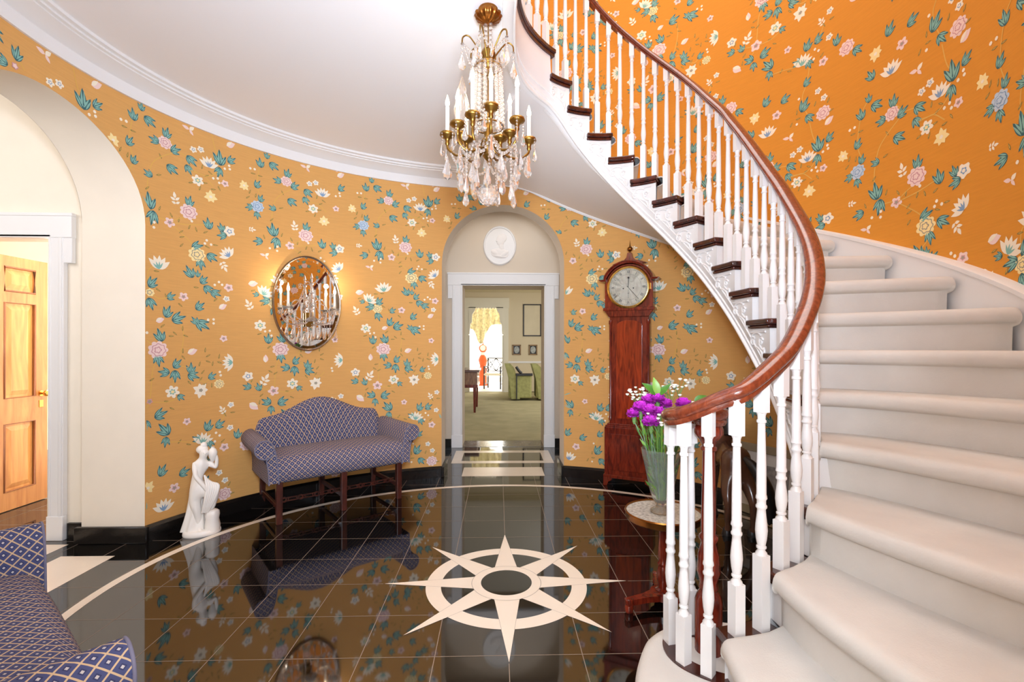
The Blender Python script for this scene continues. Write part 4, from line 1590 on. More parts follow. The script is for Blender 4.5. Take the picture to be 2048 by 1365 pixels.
NUM = ['XII', 'I', 'II', 'III', 'IIII', 'V', 'VI', 'VII', 'VIII', 'IX', 'X', 'XI']
for i, s in enumerate(NUM):
    a = pi / 2 - 2 * pi * i / 12
    c = Vector((cos(a), sin(a))) * 0.139
    u = Vector((cos(a), sin(a)))
    rgt = Vector((sin(a), -cos(a)))
    wds = {'I': 0.006, 'V': 0.013, 'X': 0.013}
    tot = sum(wds[ch] for ch in s)
    x = -tot / 2
    for ch in s:
        w_ = wds[ch]
        def gl(px, py):
            q = c + rgt * px + u * py
            return q.x, q.y
        H = 0.013
        m = x + w_ / 2
        if ch == 'I':
            bar(*gl(m, -H), *gl(m, H), 0.0028)
        elif ch == 'V':
            bar(*gl(m - 0.005, H), *gl(m, -H), 0.0028)
            bar(*gl(m + 0.005, H), *gl(m, -H), 0.0018)
        else:
            bar(*gl(m - 0.005, H), *gl(m + 0.005, -H), 0.0028)
            bar(*gl(m + 0.005, H), *gl(m - 0.005, -H), 0.0018)
        x += w_
for i in range(60):
    a = 2 * pi * i / 60
    bar(0.158 * cos(a), 0.158 * sin(a), 0.163 * cos(a), 0.163 * sin(a), 0.0014)
for rr in (0.157, 0.164, 0.116):
    for i in range(72):
        a, b = 2 * pi * i / 72, 2 * pi * (i + 1) / 72
        bar(rr * cos(a), rr * sin(a), rr * cos(b), rr * sin(b), 0.0009)
for x in (-0.045, 0.045):
    mb.lathe([(0.006, 0.0), (0.0001, 0.001)], 10, c=(x, -0.1272, DZ - 0.01), M=RX, mi=1)
dial = ckp('dial', mb, [M_DIAL, M_INK], smooth=30)
mb = MB()
bar(0, 0, 0.002, 0.090, 0.005, -0.131)
mb.lathe([(0.009, 0.0), (0.0001, 0.001)], 10, c=(0.002, -0.131, DZ + 0.085), M=RX)
mb.build('hour_hand', M_INK, dial, smooth=0)
mb = MB()
bar(-0.012, 0.012, 0.092, -0.108, 0.0035, -0.133)
mb.build('minute_hand', M_INK, dial, smooth=0)
mb = MB()
bar(0, -0.02, 0, -0.10, 0.0018, -0.129)
mb.lathe([(0.004, 0.0), (0.0001, 0.001)], 10, c=(0, -0.129, DZ - 0.055), M=RX)
mb.build('seconds_hand', M_INK, dial, smooth=0)

# ------------------------------------------------------------------ small tripod table, vase, flowers
TX, TY = 0.772, -0.235
tb = thing('side_table', 'round marble-topped tripod table of mahogany beside the bottom of the stairs', 'table', (TX, TY, 0))
mb = MB()
for k in range(3):
    a = radians(200 + 120 * k)
    pts = [(0.05, 0.035), (0.10, 0.022), (0.19, 0.016), (0.215, 0.018), (0.215, -0.018), (0.19, -0.016), (0.10, -0.022), (0.05, -0.035)]
    mb.prism(pts, 0.028, Matrix.Rotation(a, 4, 'Z') @ Matrix.Translation((0, 0, 0.036)))
mb.lathe([(0.06, 0.036), (0.06, 0.066), (0.03, 0.07)], 20)
mb.build('tripod_base', M_MAHOG, tb, smooth=30)
for k in range(3):
    a = radians(200 + 120 * k)
    mb = MB()
    mb.lathe([(0.016, 0), (0.021, 0.006), (0.021, 0.03), (0.017, 0.038), (0.021, 0.044), (0.021, 0.062), (0.014, 0.066)], 14, c=(0.20 * cos(a), 0.20 * sin(a), 0))
    mb.build('foot', M_MAHOG, tb, smooth=40)
mb = MB()
mb.lathe([(0.035, 0.064), (0.036, 0.074), (0.024, 0.082), (0.024, 0.10), (0.030, 0.13), (0.028, 0.17), (0.021, 0.19), (0.026, 0.197), (0.026, 0.205), (0.020, 0.212), (0.024, 0.24), (0.019, 0.40), (0.024, 0.405), (0.03, 0.425)], 18)
mb.build('column', M_MAHOG, tb, smooth=50)
mb = MB()
mb.lathe([(0.05, 0.42), (0.175, 0.424), (0.182, 0.43), (0.182, 0.452), (0.186, 0.458), (0.183, 0.464), (0.177, 0.462), (0.177, 0.455)], 40)
mb.build('brass_gallery', M_BRASSD, tb, smooth=50)
M_MTOP = mat('mottled_marble', (206, 200, 186), 0.25, noise=0.45, nscale=70)
mb = MB()
mb.lathe([(0.178, 0.44), (0.178, 0.457), (0.0001, 0.457)], 40)
mb.build('marble_top', M_MTOP, tb, smooth=30)

VX, VY, VZ0 = 0.762, -0.24, 0.4575
vs_ = thing('vase', 'flared clear glass vase standing on the marble table', 'vase', (VX, VY, VZ0))
mb = MB()
prof = [(0.0001, 0.012), (0.05, 0.002), (0.052, 0.008), (0.045, 0.016), (0.026, 0.026), (0.022, 0.034), (0.030, 0.048), (0.046, 0.075), (0.058, 0.12), (0.068, 0.17), (0.080, 0.23), (0.092, 0.285), (0.096, 0.315), (0.091, 0.315), (0.087, 0.285), (0.075, 0.23), (0.063, 0.17), (0.053, 0.12), (0.041, 0.078), (0.020, 0.052), (0.0001, 0.048)]
mb.lathe(prof, 32, flute=(14, 0.03))
M_GLASS = mat('clear_glass', (246, 252, 248), 0.06, trans=0.9, ior=1.28)
mb.build('glass_body', M_GLASS, vs_, smooth=60)
mb = MB()
mb.lathe([(0.0001, 0.0), (0.05, 0.0), (0.054, 0.006), (0.047, 0.014), (0.026, 0.026), (0.0235, 0.033)], 24, flute=(12, 0.03))
M_VFOOT = mat('pressed_glass_foot', (176, 150, 120), 0.2, trans=0.4, ior=1.4)
mb.build('foot', M_VFOOT, vs_, smooth=50)

M_STEMG = mat('flower_stem', (112, 150, 84), 0.6)
M_STEMB = mat('carnation_stem', (128, 160, 132), 0.6)
M_PURP = mat('purple_carnation', (220, 62, 216), 0.7, noise=0.25, nscale=90)
M_WHITEF = mat('white_petals', (250, 248, 232), 0.7)
M_LEAFG = mat('glossy_leaf', (72, 128, 40), 0.35, noise=0.2, nscale=30)
M_LEAFG2 = mat('pale_leaf', (128, 172, 70), 0.4)
VP = Vector((VX, VY, VZ0))
fwd = Vector((0.3, 0.95, 0)).normalized()     # roughly away from the camera
rgt_ = Vector((0.95, -0.3, 0)).normalized()


def fpos(px, py, depth=0.0):
    """bouquet point given offset right (m), height (m) and depth behind vase centre"""
    return Vector((VX, VY, 0)) + rgt_ * px + fwd * depth + Vector((0, 0, py))


def stem_path(top, spread=0.5):
    base = VP + Vector(((top.x - VX) * 0.12, (top.y - VY) * 0.12, 0.07))
    d = top - VP
    hl = hypot(d.x, d.y)
    lim = 0.075
    k = min(1.0, lim / max(hl, 1e-4))
    mid_ = VP + Vector((d.x * k, d.y * k, 0.315)) * 1.0
    if hl < lim:
        mid_ = VP + Vector((d.x * 0.6, d.y * 0.6, 0.315))
    return spline([base, base.lerp(mid_, 0.5), mid_, top], 4)


def carnation(px, py, dep, r, label):
    top = fpos(px, py, dep)
    t = thing('carnation', label, 'flower', tuple(top), 0, 'purple carnations in the vase')
    mb = MB()
    mb.tube([Vector(p) - top for p in stem_path(top - Vector((0, 0, r * 0.7)))], 0.0026, 6)
    mb.build('stem', M_STEMB, t, smooth=80)
    mb = MB()
    mb.lathe([(0.004, -r * 1.1), (0.010, -r * 0.8), (0.011, -r * 0.3), (0.014, -r * 0.1)], 8)
    mb.build('calyx', M_STEMG, t, smooth=60)
    mb = MB()
    rnd = random.Random(int(px * 1000) + int(py * 777))
    for ring_, (cnt, tilt, rr) in enumerate(((9, -0.25, 0.85), (9, 0.15, 1.0), (8, 0.55, 1.05), (7, 0.95, 1.0), (5, 1.3, 0.95))):
        for i in range(cnt):
            a = 2 * pi * (i + 0.5 * ring_) / cnt + rnd.uniform(-.15, .15)
            tl = tilt + rnd.uniform(-.15, .15)
            M = Matrix.Rotation(a, 4, 'Z') @ Matrix.Rotation(-tl, 4, 'Y')
            rows = []
            for u in range(5):
                row = []
                for v in range(7):
                    uu = u / 4
                    vv = v / 6 - 0.5
                    L = r * rr * (0.25 + 0.75 * uu) * (1 - 0.35 * (2 * vv) ** 2)
                    wv = 0.10 * r * sin(v * 2.6 + i) * uu
                    row.append(M @ Vector((L, vv * r * 1.0 * (0.35 + uu * 0.75), wv + 0.1 * r * uu * uu)))
                rows.append(row)
            mb.grid(rows)
    mb.build('bloom', M_PURP, t, smooth=80)
    return t


for px, py, dep, r, lb in (
        (-0.130, 0.935, -0.02, 0.036, 'purple carnation leaning out furthest left of the vase'),
        (-0.098, 0.968, -0.03, 0.040, 'purple carnation upper left beside the leftmost bloom'),
        (-0.060, 1.000, 0.01, 0.038, 'purple carnation at the top left under the white sprays'),
        (-0.018, 1.010, 0.00, 0.038, 'purple carnation at the top below the three green leaves'),
        (0.020, 0.985, 0.02, 0.034, 'purple carnation at the right of the main cluster'),
        (-0.055, 0.955, -0.05, 0.040, 'purple carnation in the middle of the cluster'),
        (-0.010, 0.950, -0.03, 0.032, 'purple carnation right of centre among white buds'),
        (-0.050, 0.905, -0.07, 0.042, 'lowest purple carnation at the front of the bouquet'),
        (0.105, 0.985, 0.04, 0.038, 'purple carnation alone at the right behind the handrail')):
    carnation(px, py, dep, r * 1.12, lb)


def spray(px, py, dep, n, rad, label, sd):
    top = fpos(px, py, dep)
    t = thing('white_flower_spray', label, 'flower', tuple(top), 0, 'white flower sprays in the vase')
    rnd = random.Random(sd)
    mb = MB()
    b0 = top - Vector((0, 0, 0.07))
    mb.tube([Vector(p) - top for p in stem_path(b0)], 0.0018, 5)
    heads = []
    for i in range(n):
        q = Vector((rnd.uniform(-1, 1) * rad, rnd.uniform(-.6, .6) * rad, rnd.uniform(-.5, .6) * rad))
        heads.append(q)
        mb.tube([Vector((0, 0, -0.07)), q * 0.5 + Vector((0, 0, -0.02)), q], 0.0009, 4)
    mb.build('stem', M_STEMG, t, smooth=80)
    for q in heads:
        mb = MB()
        rr = rnd.uniform(0.0075, 0.0115)
        mb.lathe([(0.0005, -rr * 0.8), (rr * 0.6, -rr * 0.5), (rr, 0), (rr * 0.9, rr * 0.25), (rr * 0.4, rr * 0.4), (0.0005, rr * 0.35)], 8, c=q, flute=(5, 0.1))
        mb.build('floret', M_WHITEF, t, smooth=70)
    return t


spray(-0.115, 1.035, 0.03, 16, 0.05, 'white flower spray at the upper left of the vase', 1)
spray(-0.085, 1.055, 0.05, 10, 0.045, 'white flower spray behind the leftmost carnations', 2)
spray(0.045, 1.055, 0.05, 14, 0.05, 'white flower spray right of the three green leaves', 3)
spray(0.085, 1.09, 0.07, 12, 0.05, 'topmost white flower spray at the right', 4)
spray(-0.02, 0.93, -0.08, 10, 0.05, 'white buds over the front carnations', 5)
spray(0.09, 0.965, 0.0, 7, 0.04, 'white buds below the lone right carnation', 6)
spray(0.165, 0.99, 0.02, 6, 0.03, 'white buds just above the end of the handrail', 7)


def leafy(px, py, dep, leaves, label):
    top = fpos(px, py, dep)
    t = thing('leaf_sprig', label, 'leaves', tuple(top))
    mb = MB()
    mb.tube([Vector(p) - top for p in stem_path(top)], 0.0025, 6)
    mb.build('stem', M_STEMG, t, smooth=80)
    for (az, up, L, wd_, m) in leaves:
        d = rgt_ * cos(az) * cos(up) + Vector((0, 0, 1)) * sin(up) + fwd * sin(az) * cos(up)
        side = d.cross(Vector((fwd.x * -0.7, fwd.y * -0.7, 0.5))).normalized()
        nn = side.cross(d).normalized()
        mb = MB()
        rows = []
        for i in range(9):
            u = i / 8
            w_ = wd_ * sin(pi * u ** 0.75) * 0.5
            c = d * (L * u) + nn * (0.12 * L * sin(pi * u * 0.8))
            rows.append([c - side * w_ + nn * w_ * 0.25, c, c + side * w_ + nn * w_ * 0.25])
        mb.grid(rows)
        mb.build('leaf', m, t, smooth=80)
    return t


leafy(-0.015, 1.035, -0.01, [(pi * 0.97, 0.62, 0.10, 0.040, M_LEAFG), (pi * 0.8, 1.25, 0.095, 0.038, M_LEAFG2), (0.1, 0.75, 0.085, 0.034, M_LEAFG)], 'sprig of three glossy green leaves at the top of the bouquet')
leafy(0.155, 1.0, 0.03, [(0.3, 0.5, 0.07, 0.04, M_LEAFG), (0.0, 0.15, 0.075, 0.03, M_LEAFG)], 'green leaf sprig reaching right over the handrail end')
# loose greenery packed inside the vase
mb = MB()
rnd = random.Random(3)
for i in range(420):
    a = rnd.uniform(0, 2 * pi)
    k = sqrt(rnd.uniform(0, 1))
    z = rnd.uniform(0.09, 0.44)
    R = 0.042 + 0.17 * (z - 0.08) + max(0, z - 0.31) * 0.2
    p = Vector((cos(a) * R * k, sin(a) * R * k, z))
    d = Vector((rnd.uniform(-1, 1) * 0.6 + cos(a) * 0.4, rnd.uniform(-1, 1) * 0.6 + sin(a) * .4, 1)).normalized()
    L = rnd.uniform(0.03, 0.07)
    s_ = d.cross(Vector((rnd.uniform(-1, 1), rnd.uniform(-1, 1), 0.2))).normalized() * rnd.uniform(0.002, 0.007)
    mb.add([p - s_ * 0.3, p + d * L * 0.5 - s_, p + d * L, p + d * L * 0.5 + s_], [(0, 1, 2, 3)], i % 2)
for i in range(26):
    a = rnd.uniform(0, 2 * pi)
    k = sqrt(rnd.uniform(0.1, 1))
    mb.tube([(cos(a) * 0.02 * k, sin(a) * 0.02 * k, 0.06), (cos(a) * 0.055 * k, sin(a) * 0.055 * k, 0.2), (cos(a) * 0.08 * k, sin(a) * 0.08 * k, 0.33), (cos(a) * 0.11 * k, sin(a) * 0.11 * k, 0.46)], 0.0022, 5, mi=i % 2)
gr = mb.build('greenery', [mat('fresh_greenery', (120, 166, 62), 0.5), mat('dark_greenery', (84, 130, 52), 0.5)], smooth=80, loc=tuple(VP))
tag(gr, 'thin green stems and filler leaves packed in the glass vase', 'greenery', kind='stuff')
# ------------------------------------------------------------------ skinned figures
def skin_mesh(name, joints, edges, m, parent=None, sub=2, loc=(0, 0, 0), root=0):
    me = bpy.data.meshes.new(name)
    me.from_pydata([j[:3] for j in joints], edges, [])
    o = bpy.data.objects.new(name, me)
    COL.objects.link(o)
    sk = o.modifiers.new('skin', 'SKIN')
    sk.use_smooth_shade = True
    sk.branch_smoothing = 0.6
    lay = me.skin_vertices[0].data if me.skin_vertices else None
    if lay is None:
        bm = bmesh.new()
        bm.from_mesh(me)
        bm.verts.layers.skin.verify()
        bm.to_mesh(me)
        bm.free()
        lay = me.skin_vertices[0].data
    for i, j in enumerate(joints):
        r = j[3]
        ry = j[4] if len(j) > 4 else r
        lay[i].radius = (r, ry)
        lay[i].use_root = (i == root)
    sb = o.modifiers.new('sub', 'SUBSURF')
    sb.levels = sub
    sb.render_levels = sub
    me.materials.append(m)
    if parent:
        o.parent = parent
    o.location = loc
    return o


# ------------------------------------------------------------------ marble statue
sx_, sy_ = -2.06, 0.725
sang = atan2(CAM.y - sy_, CAM.x - sx_) + pi / 2      # local -y towards the camera
stt = thing('statue', 'small white marble statue of a bending draped woman on the floor left of the settee', 'statue', (sx_, sy_, 0), sang)
J = [(-0.030, 0.0, 0.315, 0.066, 0.056),   # 0 pelvis
     (-0.040, -0.005, 0.385, 0.043, 0.036),   # 1 waist
     (-0.018, -0.012, 0.450, 0.054, 0.042),   # 2 chest
     (-0.002, -0.018, 0.505, 0.040, 0.030),   # 3 upper chest
     (0.006, -0.024, 0.535, 0.019),   # 4 neck
     (0.014, -0.032, 0.570, 0.034, 0.038),   # 5 head
     (0.010, -0.026, 0.600, 0.027),   # 6 crown
     (-0.048, -0.020, 0.500, 0.021),   # 7 shoulder l
     (-0.040, -0.060, 0.420, 0.017),   # 8 elbow l
     (0.018, -0.078, 0.335, 0.013),   # 9 wrist l
     (0.036, -0.076, 0.305, 0.013),   # 10 hand l
     (0.045, -0.020, 0.500, 0.020),   # 11 shoulder r
     (0.088, -0.030, 0.455, 0.016),   # 12 elbow r
     (0.092, -0.035, 0.520, 0.012),   # 13 wrist r
     (0.084, -0.035, 0.550, 0.012),   # 14 hand r
     (-0.052, 0.0, 0.250, 0.052),   # 15 thigh l
     (-0.030, -0.02, 0.170, 0.030),   # 16 knee l
     (-0.022, 0.0, 0.085, 0.024),   # 17 calf l
     (-0.016, -0.01, 0.040, 0.016),   # 18 ankle l
     (-0.010, -0.050, 0.034, 0.013),   # 19 toes l
     (0.030, -0.035, 0.300, 0.050),   # 20 thigh r
     (0.082, -0.060, 0.280, 0.032),   # 21 knee r
     (0.066, -0.045, 0.205, 0.022),   # 22 shin r
     (0.060, -0.045, 0.170, 0.016)]   # 23 foot r
E_ = [(0, 1), (1, 2), (2, 3), (3, 4), (4, 5), (5, 6), (3, 7), (7, 8), (8, 9), (9, 10), (3, 11), (11, 12), (12, 13), (13, 14), (0, 15), (15, 16), (16, 17), (17, 18), (18, 19), (0, 20), (20, 21), (21, 22), (22, 23)]
stt.scale = (0.92, 0.92, 0.97)
skin_mesh('figure', J, E_, M_STATUE, stt, 2)
mb = MB()
mb.ball((0.010, -0.014, 0.622), 0.022, 12, 8)
mb.ball((0.000, -0.010, 0.592), 0.039, 14, 8, s=(1, 1, 0.8))
mb.build('hair', M_STATUE, stt, smooth=80)
mb = MB()
mb.ball((0.020, -0.066, 0.568), 0.006, 8, 6, s=(0.8, 1.1, 1.4))
mb.ball((0.008, -0.058, 0.574), 0.004, 8, 6)
mb.ball((0.030, -0.056, 0.574), 0.004, 8, 6)
mb.ball((0.019, -0.062, 0.554), 0.005, 8, 6, s=(1.4, 0.7, 0.5))
mb.build('face', M_STATUE, stt, smooth=80)
mb = MB()
rows = []
for i in range(15):
    u = i / 14
    z = 0.30 * (1 - u) + 0.03 * u
    cx = -0.033 - 0.010 * u
    rr = 0.042 + 0.045 * u ** 1.4
    rows.append([(cx + rr * cos(a) * (1 + 0.10 * sin(7 * a + 3 * u)), 0.03 + rr * 0.75 * sin(a) * (1 + 0.10 * sin(7 * a + 3 * u)), z) for a in [2 * pi * k / 56 for k in range(56)]])
mb.grid(rows, cj=True)
for k in range(6):
    x = 0.0 + 0.014 * k
    mb.tube(spline([(x * 0.5 + 0.015, -0.055, 0.42 - 0.012 * k), (x + 0.03, -0.075, 0.34), (x * 0.8 + 0.02, -0.078, 0.25), (x * 0.5 + 0.0, -0.06, 0.16)], 5), [0.006 + 0.006 * sin(pi * q / 15) for q in range(16)], 8)
mb.build('drapery', M_STATUE, stt, smooth=80)
mb = MB()
mb.lathe([(0.048, 0.02), (0.050, 0.06), (0.042, 0.10), (0.047, 0.13), (0.044, 0.155), (0.030, 0.168), (0.0001, 0.17)], 14, c=(0.062, -0.03, 0), flute=(5, 0.08))
mb.build('rock', M_STATUE, stt, smooth=70)
mb = MB()
mb.lathe([(0.006, 0.50), (0.016, 0.515), (0.028, 0.545), (0.030, 0.57), (0.022, 0.59), (0.010, 0.60), (0.012, 0.607), (0.0001, 0.608)], 16, c=(0.066, -0.03, 0))
mb.build('jar', M_STATUE, stt, smooth=60)
mb = MB()
mb.lathe([(0.118, 0.0), (0.122, 0.008), (0.120, 0.024), (0.110, 0.034), (0.0001, 0.036)], 32, sy=0.72)
mb.build('plinth', M_STATUE, stt, smooth=50)

# ------------------------------------------------------------------ carved horse under the stairs
M_HORSE = mat('dark_polished_wood', (92, 58, 42), 0.25, noise=0.35, nscale=8, coat=0.4)
M_MANE = mat('black_mane', (28, 24, 24), 0.4)
hp = Vector((1.60, 0.66, 0))
hang = atan2(0.98, 0.20)
hs = thing('horse_figure', 'dark carved wooden horse standing on the floor under the stairs behind the balusters', 'horse', hp, hang)
J = [(0, 0, 0.495, 0.125, 0.125), (-0.085, 0, 0.49, 0.115, 0.105), (0.11, 0, 0.485, 0.115, 0.125), (0.22, 0, 0.485, 0.112, 0.125), (0.32, 0, 0.50, 0.10, 0.115), (0.38, 0.0, 0.61, 0.08, 0.10), (0.42, 0.01, 0.72, 0.066, 0.085), (0.44, 0.06, 0.79, 0.056, 0.062), (0.45, 0.135, 0.75, 0.048, 0.05), (0.44, 0.20, 0.61, 0.036, 0.04), (0.43, 0.235, 0.52, 0.030, 0.032),
     (0.0, 0.075, 0.37, 0.075), (-0.095, 0.08, 0.225, 0.030), (-0.075, 0.08, 0.07, 0.018), (-0.06, 0.08, 0.018, 0.024),
     (0.0, -0.075, 0.37, 0.075), (-0.095, -0.08, 0.225, 0.030), (-0.075, -0.08, 0.07, 0.018), (-0.06, -0.08, 0.018, 0.024),
     (0.33, 0.07, 0.39, 0.048), (0.345, 0.07, 0.215, 0.026), (0.335, 0.07, 0.07, 0.017), (0.35, 0.07, 0.018, 0.023),
     (0.33, -0.07, 0.39, 0.048), (0.345, -0.07, 0.215, 0.026), (0.335, -0.07, 0.07, 0.017), (0.35, -0.07, 0.018, 0.023)]
E_ = [(0, 1), (0, 2), (2, 3), (3, 4), (4, 5), (5, 6), (6, 7), (7, 8), (8, 9), (9, 10), (0, 11), (11, 12), (12, 13), (13, 14), (0, 15), (15, 16), (16, 17), (17, 18), (4, 19), (19, 20), (20, 21), (21, 22), (4, 23), (23, 24), (24, 25), (25, 26)]
skin_mesh('horse_body', J, E_, M_HORSE, hs, 2)
mb = MB()
pth = spline([(0.26, -0.01, 0.62), (0.31, -0.02, 0.72), (0.355, -0.01, 0.81), (0.40, 0.05, 0.855), (0.43, 0.12, 0.82)], 5)
mb.tube(pth, [0.03 + 0.035 * sin(pi * i / 20) for i in range(21)], 10)
mb.build('mane', M_MANE, hs, smooth=80)
mb = MB()
mb.tube(spline([(-0.175, 0, 0.55), (-0.235, -0.04, 0.50), (-0.26, -0.10, 0.38), (-0.25, -0.13, 0.24), (-0.225, -0.13, 0.14)], 5), [0.016, 0.02, 0.024, 0.028, 0.031, 0.034, 0.036, 0.038, 0.04, 0.041, 0.042, 0.042, 0.041, 0.04, 0.038, 0.035, 0.031, 0.027, 0.022, 0.014, 0.005], 10)
mb.build('tail', M_MANE, hs, smooth=80)
for x in (0.415, 0.475):
    mb = MB()
    mb.lathe([(0.014, 0.765), (0.018, 0.785), (0.011, 0.815), (0.001, 0.835)], 8, c=(x, 0.08, 0.045), sx=0.5)
    mb.build('ear', M_HORSE, hs, smooth=80)
for x, y in ((-0.058, 0.08), (-0.058, -0.08), (0.352, 0.07), (0.352, -0.07)):
    mb = MB()
    mb.lathe([(0.034, 0.0), (0.033, 0.008), (0.024, 0.045), (0.018, 0.05)], 14, c=(x, y, 0))
    mb.build('hoof', M_MANE, hs, smooth=60)
mb = MB()
mb.tube([(0.435 + 0.047 * cos(a), 0.215 + 0.02 * sin(a), 0.575 + 0.045 * sin(a)) for a in [2 * pi * k / 20 for k in range(20)]], 0.007, 6, closed=True)
mb.build('noseband', mat('tan_leather', (196, 120, 50), 0.5), hs, smooth=80)

# framed print leaning on the wall behind the horse
fp = thing('framed_print', 'beige framed print leaning on the wall behind the dark horse', 'picture', (1.93, 0.93, 0.0), 0)
th_f = atan2(0.93 / B_ ** 2, 1.93 / AR ** 2)
fp.rotation_euler = (0, 0, th_f - pi / 2)
Mt = Matrix.Translation((0, 0.0, 0)) @ Matrix.Rotation(radians(-9), 4, 'X')
mb = MB()
for c, s in (((0, 0, 0.03), (0.66, 0.03, 0.06)), ((0, 0, 0.50), (0.66, 0.03, 0.06)), ((-0.30, 0, 0.265), (0.06, 0.03, 0.42)), ((0.30, 0, 0.265), (0.06, 0.03, 0.42))):
    mb.box(c, s, M=Mt)
mb.build('frame', mat('beige_frame', (176, 158, 126), 0.5), fp, smooth=0, bevel=0.004)
mb = MB()
mb.box((0, 0.004, 0.265), (0.55, 0.008, 0.42), M=Mt)
mb.build('mat_board', mat('print_mat', (240, 232, 220), 0.7), fp, smooth=0)
mb = MB()
mb.box((0, -0.002, 0.265), (0.34, 0.006, 0.24), M=Mt)
mb.build('print', mat('grey_print', (170, 160, 150), 0.7, noise=0.3, nscale=30), fp, smooth=0)

# ------------------------------------------------------------------ oval mirror and crystal sconce
mth = atan2(1.558 / B_, -1.692 / AL)
mx_, my_ = W(mth)
mn = Vector((-mx_ / AL ** 2, -my_ / B_ ** 2, 0)).normalized()
mrz = atan2(mn.y, mn.x) + pi / 2
mp = Vector((mx_, my_, 1.642)) + mn * 0.026
mir = thing('oval_mirror', 'oval mirror with a wide cut edge hanging on the amber wall above the settee', 'mirror', mp, mrz)
A_, BB_ = 0.285, 0.405


def ov(k, y, n=72):
    return [((A_ - k) * cos(2 * pi * i / n), y, (BB_ - k) * sin(2 * pi * i / n)) for i in range(n)]


mb = MB()
mb.grid([ov(0.004, 0.02), ov(0.0, 0.0), ov(0.0, -0.012), ov(0.006, -0.018), ov(0.014, -0.016), ov(0.018, -0.009)], cj=True)
mb.build('frame', M_FRAME, mir, smooth=50)
mb = MB()
mb.grid([ov(0.018, -0.010), ov(0.042, -0.012)], cj=True)
mb.build('bevel', M_SILVER, mir, smooth=0)
mb = MB()
mb.poly(ov(0.042, -0.012))
mb.build('glass', M_SILVER, mir, smooth=0)

gp = mp + mn * 0.018
gs = thing('crystal_sconce', 'two-armed crystal candle sconce hanging in front of the oval mirror', 'sconce', gp, mrz)


def drop(mb, c, L, r, seg=6, rot=0.0, flat=0.55):
    """faceted pear pendant hanging from c"""
    M = Matrix.Rotation(rot, 4, 'Z') @ Matrix.Diagonal((1, flat, 1, 1))
    r *= 1.2
    L *= 1.12
    mb.lathe([(0.0008, 0), (r * 0.22, -L * 0.08), (r * 0.55, -L * 0.38), (r, -L * 0.72), (r * 0.72, -L * 0.9), (0.0008, -L)], seg, c=c, M=M)


def beads(mb, path, r, gap, seg=6, rings=4, skip=0):
    """string of beads along a polyline"""
    P = [Vector(p) for p in path]
    L = [0]
    for a, b in zip(P[:-1], P[1:]):
        L.append(L[-1] + (b - a).length)
    n = max(1, int(L[-1] / gap))
    for i in range(n + 1):
        d = L[-1] * i / n
        k = max(j for j in range(len(L)) if L[j] <= d + 1e-9)
        k = min(k, len(P) - 2)
        t = (d - L[k]) / max(1e-9, L[k + 1] - L[k])
        mb.ball(P[k].lerp(P[k + 1], t), r, seg, rings)


mb = MB()
mb.lathe([(0.035, -0.16), (0.05, -0.15), (0.042, -0.13), (0.02, -0.12), (0.014, -0.06), (0.024, -0.04), (0.016, -0.02), (0.012, 0.05), (0.022, 0.07), (0.012, 0.09), (0.010, 0.14), (0.018, 0.155), (0.008, 0.17), (0.006, 0.20), (0.012, 0.21), (0.001, 0.25)], 10, c=(0, -0.075, 0))
mb.build('glass_column', M_CRYSTAL, gs, smooth=30)
mb = MB()
mb.box((0, -0.02, -0.14), (0.06, 0.02, 0.12))
mb.tube([(0, -0.02, -0.12), (0, -0.075, -0.13)], 0.008, 8)
mb.build('back_plate', M_BRASS, gs, bevel=0.005)
for s in (-1, 1):
    mb = MB()
    mb.tube(spline([(0, -0.075, -0.12), (s * 0.06, -0.085, -0.175), (s * 0.13, -0.09, -0.17), (s * 0.18, -0.09, -0.11), (s * 0.19, -0.09, -0.06)], 6), 0.008, 8)
    a_ = mb.build('arm', M_CRYSTAL, gs, smooth=80)
    mb = MB()
    mb.lathe([(0.006, -0.065), (0.03, -0.06), (0.045, -0.045), (0.043, -0.042), (0.028, -0.052), (0.012, -0.05), (0.014, -0.02), (0.012, -0.018)], 16, c=(s * 0.19, -0.09, 0), flute=(8, 0.05))
    mb.build('drip_pan', M_CRYSTAL, a_, smooth=60)
    mb = MB()
    mb.lathe([(0.0095, -0.045), (0.0095, 0.075), (0.004, 0.078)], 12, c=(s * 0.19, -0.09, 0))
    mb.build('candle', M_CANDLE, a_, smooth=50)
    mb = MB()
    mb.lathe([(0.004, 0.078), (0.0105, 0.092), (0.012, 0.105), (0.007, 0.125), (0.001, 0.15)], 12, c=(s * 0.19, -0.09, 0))
    mb.build('bulb', M_BULB, a_, smooth=80)
for s in (-1, 1):
    mb = MB()
    mb.tube(spline([(0, -0.075, -0.02), (s * 0.05, -0.085, 0.03), (s * 0.09, -0.09, 0.02), (s * 0.105, -0.09, -0.02)], 5), 0.005, 6)
    mb.tube(spline([(0, -0.075, 0.15), (s * 0.03, -0.08, 0.175), (s * 0.055, -0.08, 0.16)], 5), 0.004, 6)
    mb.build('scroll_arm', M_CRYSTAL, gs, smooth=80)
rnd = random.Random(5)
for i in range(9):
    x = -0.20 + 0.05 * i
    mb = MB()
    z = -0.20 - 0.07 * (1 - abs(x) / 0.22) + rnd.uniform(-.02, .02)
    y = -0.085 + rnd.uniform(-.02, .015)
    beads(mb, [(x, y, z + 0.07), (x, y, z)], 0.006, 0.014)
    mb.build('bead_string', M_CRYSTAL, gs, smooth=60)
    mb = MB()
    drop(mb, (x, y, z - 0.006), 0.06, 0.014)
    mb.build('crystal_drop', M_CRYSTAL, gs, smooth=0)
